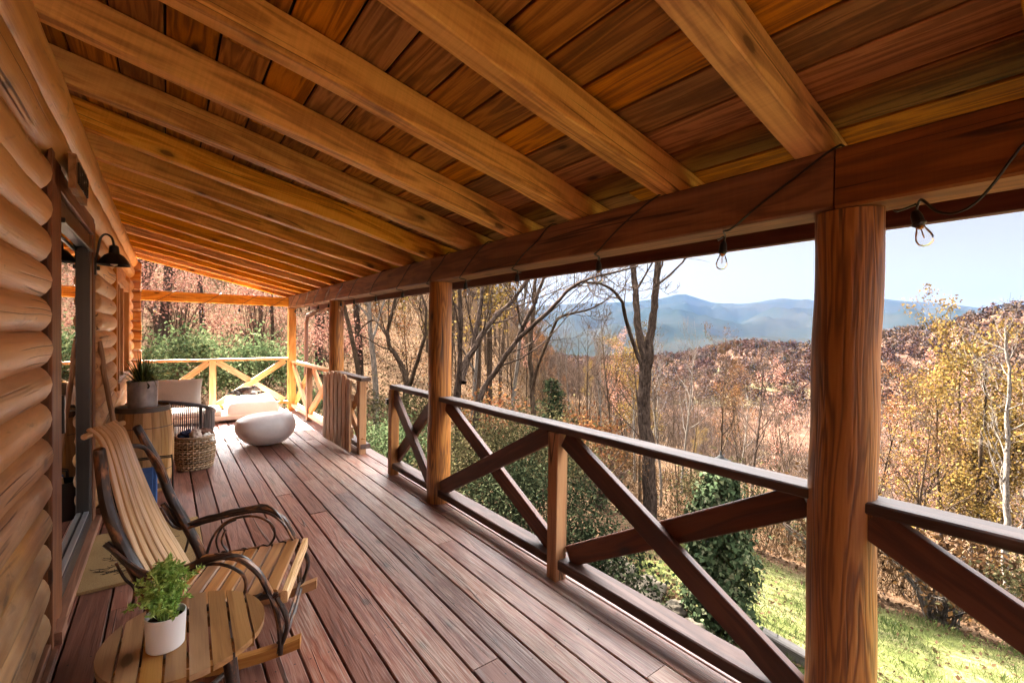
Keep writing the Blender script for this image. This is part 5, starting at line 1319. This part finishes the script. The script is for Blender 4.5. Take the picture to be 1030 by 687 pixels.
def fir(label, x, y, H, seed):
    z = gz(x, y); root = thing('conifer', label, 'tree', (x, y, z)); rg = np.random.default_rng(seed); T = MB(); T.tube([(0, 0, -.1), (0, 0, H)], [.04, .006], 7, caps=False); P = []; D = []
    for k in range(110):
        t = .08 + .92 * (k + rg.random()) / 110; a = rg.uniform(0, 6.283); L = (H * .30 * (1 - t) + .10) * rg.uniform(.55, 1.15); zz = t * H
        e = Vector((math.cos(a) * L, math.sin(a) * L, L * .35)); T.tube([(0, 0, zz), Vector((0, 0, zz)) + e], [.007, .002], 3, caps=False)
        for q in range(26):
            u = rg.uniform(.15, 1); P.append(Vector((0, 0, zz)) + e * u + Vector(rg.normal(0, .025, 3))); dd = e.normalized() + Vector(rg.normal(0, .7, 3)); D.append(dd.normalized())
    T.build('trunk', M['bark_dark'], root, local=True); V, F, R = leaf_quads(np.array(P), .085, rg, .1, .28, np.array(D)); np_mesh('crown', V, F, M['leaf_fir'], R, root)
fir('small dark upright conifer rising just behind the railing', 6.05, 6.67, 2.3, 71)
fir('dark evergreen sapling far down the slope, right of the forked tree', 17.5, 6.2, 3.2, 72)

# ------------------------------------------------------------------ ivy covered lamp post, stones, timber edging
LX, LY = 4.45, 2.38; LZ = gz(LX, LY)
lp = thing('lamp_post', 'garden lamp post smothered in ivy with only its lantern cap showing', 'lamp post', (LX, LY, LZ))
m = MB(); m.lathe((LX, LY, 0), [(0, LZ - .1), (.16, LZ - .1), (.15, LZ + .8), (.11, LZ + 1.4), (.06, .12), (0, .12)], 16, lump=.1); m.build('post', M['dark_fill'], lp)
m = MB(); m.lathe((LX, LY, 0), [(0, .10), (.05, .10), (.06, .14), (.085, .17), (.085, .215), (.13, .225), (.135, .235), (.10, .262), (.055, .285), (.035, .292), (.03, .305), (.012, .32), (.006, .36), (0, .36)], 24); m.build('lantern', M['lantern'], lp)
rg = np.random.default_rng(81); n = 8800; t = rg.random(n) ** .85; a = rg.uniform(0, 2 * math.pi, n); hgt = t * (.16 - LZ)
prof = np.interp(t, [0, .1, .5, .8, 1], [.30, .31, .26, .18, .085]) * (1 + .34 * np.sin(a * 3 + t * 7) * np.cos(t * 11 + a) + .16 * np.sin(a * 7 - t * 17)) * rg.uniform(.68, 1.10, n) * np.where(rg.random(n) < .07, rg.uniform(1.1, 1.5, n), 1.)
P = np.stack([np.cos(a) * prof, np.sin(a) * prof, hgt + .02], 1); D = np.stack([np.cos(a) * .5, np.sin(a) * .5, -np.ones(n) * .9], 1) + rg.normal(0, .45, (n, 3)); D /= np.linalg.norm(D, axis=1)[:, None]
q = np.stack([np.cos(a), np.sin(a), np.ones(n) * .6], 1) + rg.normal(0, .5, (n, 3)); sz = .043 * rg.uniform(.5, 1.4, n)
w_ = np.cross(D, q); w_ /= np.linalg.norm(w_, axis=1)[:, None]; nr = np.cross(w_, D)
V = np.stack([P, P + D * (sz * .25)[:, None] + w_ * (sz * .55)[:, None] + nr * (sz * .12)[:, None], P + D * (sz * .55)[:, None] + w_ * (sz * .30)[:, None], P + D * sz[:, None], P + D * (sz * .55)[:, None] - w_ * (sz * .30)[:, None], P + D * (sz * .25)[:, None] - w_ * (sz * .55)[:, None] + nr * (sz * .12)[:, None]], 1).reshape(-1, 3)
np_mesh('ivy', V, np.arange(6 * n).reshape(n, 6), M['leaf_ivy'], np.repeat(np.clip(rg.random(n) * .8 + rg.normal(.05, .1, n), 0, 1), 6), lp)
SL_ = ['large flat tan stone beside the ivy lamp post', 'rounded stone in shadow under the railing post', 'squarish stone behind the small evergreen shrub', 'long low stone nearest the deck edge', 'small pale stone against the lamp post foot', 'stone farthest along the stone edging, near the green shrub']
for k, (x, y, sx, sy, sz_) in enumerate(((4.15, 3.05, .26, .20, .15), (3.75, 2.75, .20, .16, .13), (4.25, 3.5, .22, .18, .16), (3.85, 2.35, .24, .13, .10), (4.2, 2.7, .12, .10, .09), (4.35, 3.95, .22, .2, .17))):
    z = gz(x, y); o = blob('stone', SL_[k], M['stone'], x, y, z + sz_ * .45, sx, sy, sz_, 90 + k, 'stone', .38, 4, 1.7); o['group'] = 'stones edging the bed'
m = MB(); m.bar((4.62, 2.05, gz(4.62, 2.05) + .05), (4.42, .2, gz(4.42, .2) + .05), .12, .13, seg=8, wob=.012, ch=.012); tag(m.build('garden_timber', M['old_timber']), 'weathered grey timber edging the lawn below the deck', 'timber')

# ------------------------------------------------------------------ ground cover nobody could count
def scatter(n, rg, rmin, rmax, az0, az1, power=1.):
    a = np.radians(rg.uniform(az0, az1, n)); r = np.sqrt(rg.random(n) ** power * (rmax ** 2 - rmin ** 2) + rmin ** 2); x = np.sin(a) * r; y = np.cos(a) * r; return x, y
rg = np.random.default_rng(91)
def on_lawn(x, y): return (x > 2.2) & (x < 7.75 + .35 * np.sin(y * 2.1) + .2 * np.sin(y * 5)) & (y < 4.4 + .3 * np.sin(x * 3))
n = 60000; x = rg.uniform(2.2, 8.2, n); y = rg.uniform(-3.5, 4.8, n); k = on_lawn(x, y); x, y = x[k], y[k]
cl = np.array([mnoise.noise(Vector((float(a) * 1.6, float(b) * 1.6, 0))) for a, b in zip(x, y)]); k = rg.random(len(x)) < np.clip(.75 + cl * .9, .15, 1); x, y, cl = x[k], y[k], cl[k]; n = len(x)
z = rough_z(x, y); D = rg.normal(0, .45, (n, 3)); D[:, 2] = 1; D /= np.linalg.norm(D, axis=1)[:, None]
V, F, R = leaf_quads(np.stack([x, y, z - .005], 1), .075 * (1 + cl * .5), rg, -.2, .085, D); R = np.clip(R * .55 + np.repeat(.28 - cl * .55, 4), 0, 1)
tag(np_mesh('grass', V, F, M['grass'], R), kind='stuff')
# fallen leaves
x1, y1 = scatter(36000, rg, 2.5, 30, -12, 98); x2 = rg.uniform(2.2, 8.5, 2600); y2 = rg.uniform(-3, 5, 2600); k = ~((x1 < 2.3) & (y1 < 9.9)); x1, y1 = x1[k], y1[k]; k = ~on_lawn(x1, y1); x1, y1 = x1[k], y1[k]
x3 = rg.normal(4.2, .35, 1800); y3 = rg.normal(2.9, .8, 1800)
x = np.concatenate([x1, x2, x3]); y = np.concatenate([y1, y2, y3]); z = rough_z(x, y) + .012; D = rand_dirs(len(x), rg); D[:, 2] = np.abs(D[:, 2]) * .35; D /= np.linalg.norm(D, axis=1)[:, None]
V, F, R = leaf_quads(np.stack([x, y, z], 1), np.clip(np.hypot(x, y) * .007, .05, .11), rg, .8, .7, D); tag(np_mesh('fallen_leaves', V, F, M['leaf_litter'], R), kind='stuff')
# undergrowth of dry stems and leaves on the slopes
x, y = scatter(42000, rg, 9.5, 80, -14, 97, 1.5); k = ~((x < 8.3) & (y < 5.2)) & ~((y < 13) & (x < 3.2)); x, y = x[k], y[k]; n = len(x); z = rough_z(x, y); r = np.hypot(x, y)
D = rg.normal(0, .38, (n, 3)); D[:, 2] = 1; D /= np.linalg.norm(D, axis=1)[:, None]
L = rg.uniform(.4, 1.3, n) * np.clip(r * .05, .8, 2.2); V1, F1, R1 = leaf_quads(np.stack([x, y, z - .05], 1), L, rg, 0, .012, D)
nl = 26000; ix = rg.integers(0, n, nl); P = np.stack([x, y, z], 1)[ix] + D[ix] * (L[ix] * rg.uniform(.25, 1., nl))[:, None] + rg.normal(0, .10, (nl, 3)); V2, F2, R2 = leaf_quads(P, np.clip(r[ix] * .0042, .05, .13), rg, .1, .6)
ob = np_mesh('undergrowth', np.vstack([V1, V2]), np.vstack([F1, F2 + len(V1)]), M['dry_stem'], np.concatenate([R1, R2])); ob.data.materials.append(M['leaf_brown'])
mi = np.concatenate([np.zeros(len(F1), int), np.ones(len(F2), int)]); ob.data.polygons.foreach_set('material_index', mi.astype(np.int32)); tag(ob, kind='stuff')
# the far wood on the hills: one mass
n = 10500; az = rg.uniform(20, 97, n); r = 105 * (1000 / 105) ** (rg.random(n) ** .8); x = np.sin(np.radians(az)) * r; y = np.cos(np.radians(az)) * r
fld = ((az > 64) & (az < 75) & (r > 205) & (r < 262)) | ((az > 70) & (az < 73) & (r > 262) & (r < 300)); k = ~fld; x, y, r, az = x[k], y[k], r[k], az[k]; n = len(x); z = rough_z(x, y)
H = rg.uniform(6, 12.5, n); q = 64; tone = np.array([mnoise.noise(Vector((float(a) * .012, float(b) * .012, 2))) for a, b in zip(x, y)])
cd = rand_dirs(n * q, rg).reshape(n, q, 3); lump = 1 + .28 * np.sin(cd[..., 0:1] * 5 + rg.uniform(0, 6, (n, 1, 1))) * np.cos(cd[..., 1:2] * 4 + rg.uniform(0, 6, (n, 1, 1)))
C_ = np.stack([x, y, z], 1)[:, None, :] + cd * lump * rg.uniform(.75, 1.05, (n, q, 1)) * np.stack([H * .27, H * .27, H * .42], 1)[:, None, :] + np.array([0, 0, 1.])[None, None, :] * (H * .52)[:, None, None]
P = C_.reshape(-1, 3); nn = cd.reshape(-1, 3) + rg.normal(0, .45, (n * q, 3)); nn /= np.linalg.norm(nn, axis=1)[:, None]
ta = np.cross(nn, rand_dirs(n * q, rg)); ta /= np.linalg.norm(ta, axis=1)[:, None] + 1e-9; tb = np.cross(nn, ta)
sz = (np.repeat(np.clip(r * .0020, .36, 1.2), q) * rg.uniform(.6, 1.3, n * q))[:, None]
V = np.stack([P - ta * sz, P + tb * sz * .6, P + ta * sz, P - tb * sz * .6], 1).reshape(-1, 3); F = np.arange(4 * n * q).reshape(n * q, 4)
nearv = np.repeat(r < 300, q)[:, None]; up_ = rg.normal(0, .35, (n * q, 3)) + np.array([0, 0, 1.]); up_ /= np.linalg.norm(up_, axis=1)[:, None]
ta = np.where(nearv, up_, ta); tb = np.where(nearv, np.cross(ta, rand_dirs(n * q, rg)) * .16, tb)
sz = np.where(nearv, sz * 1.9, sz)
V = np.stack([P - ta * sz, P + tb * sz * .6, P + ta * sz, P - tb * sz * .6], 1).reshape(-1, 3)
tr = np.clip(rg.random(n) * .78 + tone * .55 + .10, 0, .85); tr = np.where((r < 300) & (rg.random(n) < .85), .55 + .2 * rg.random(n), tr); tr = np.where(rg.random(n) < .05, .96, tr)
R = np.clip(np.repeat(tr, q * 4) + np.repeat(rg.normal(0, .04, n * q), 4), 0, 1)
tag(np_mesh('far_wood', V, F, M['far_leaf'], R), kind='stuff')
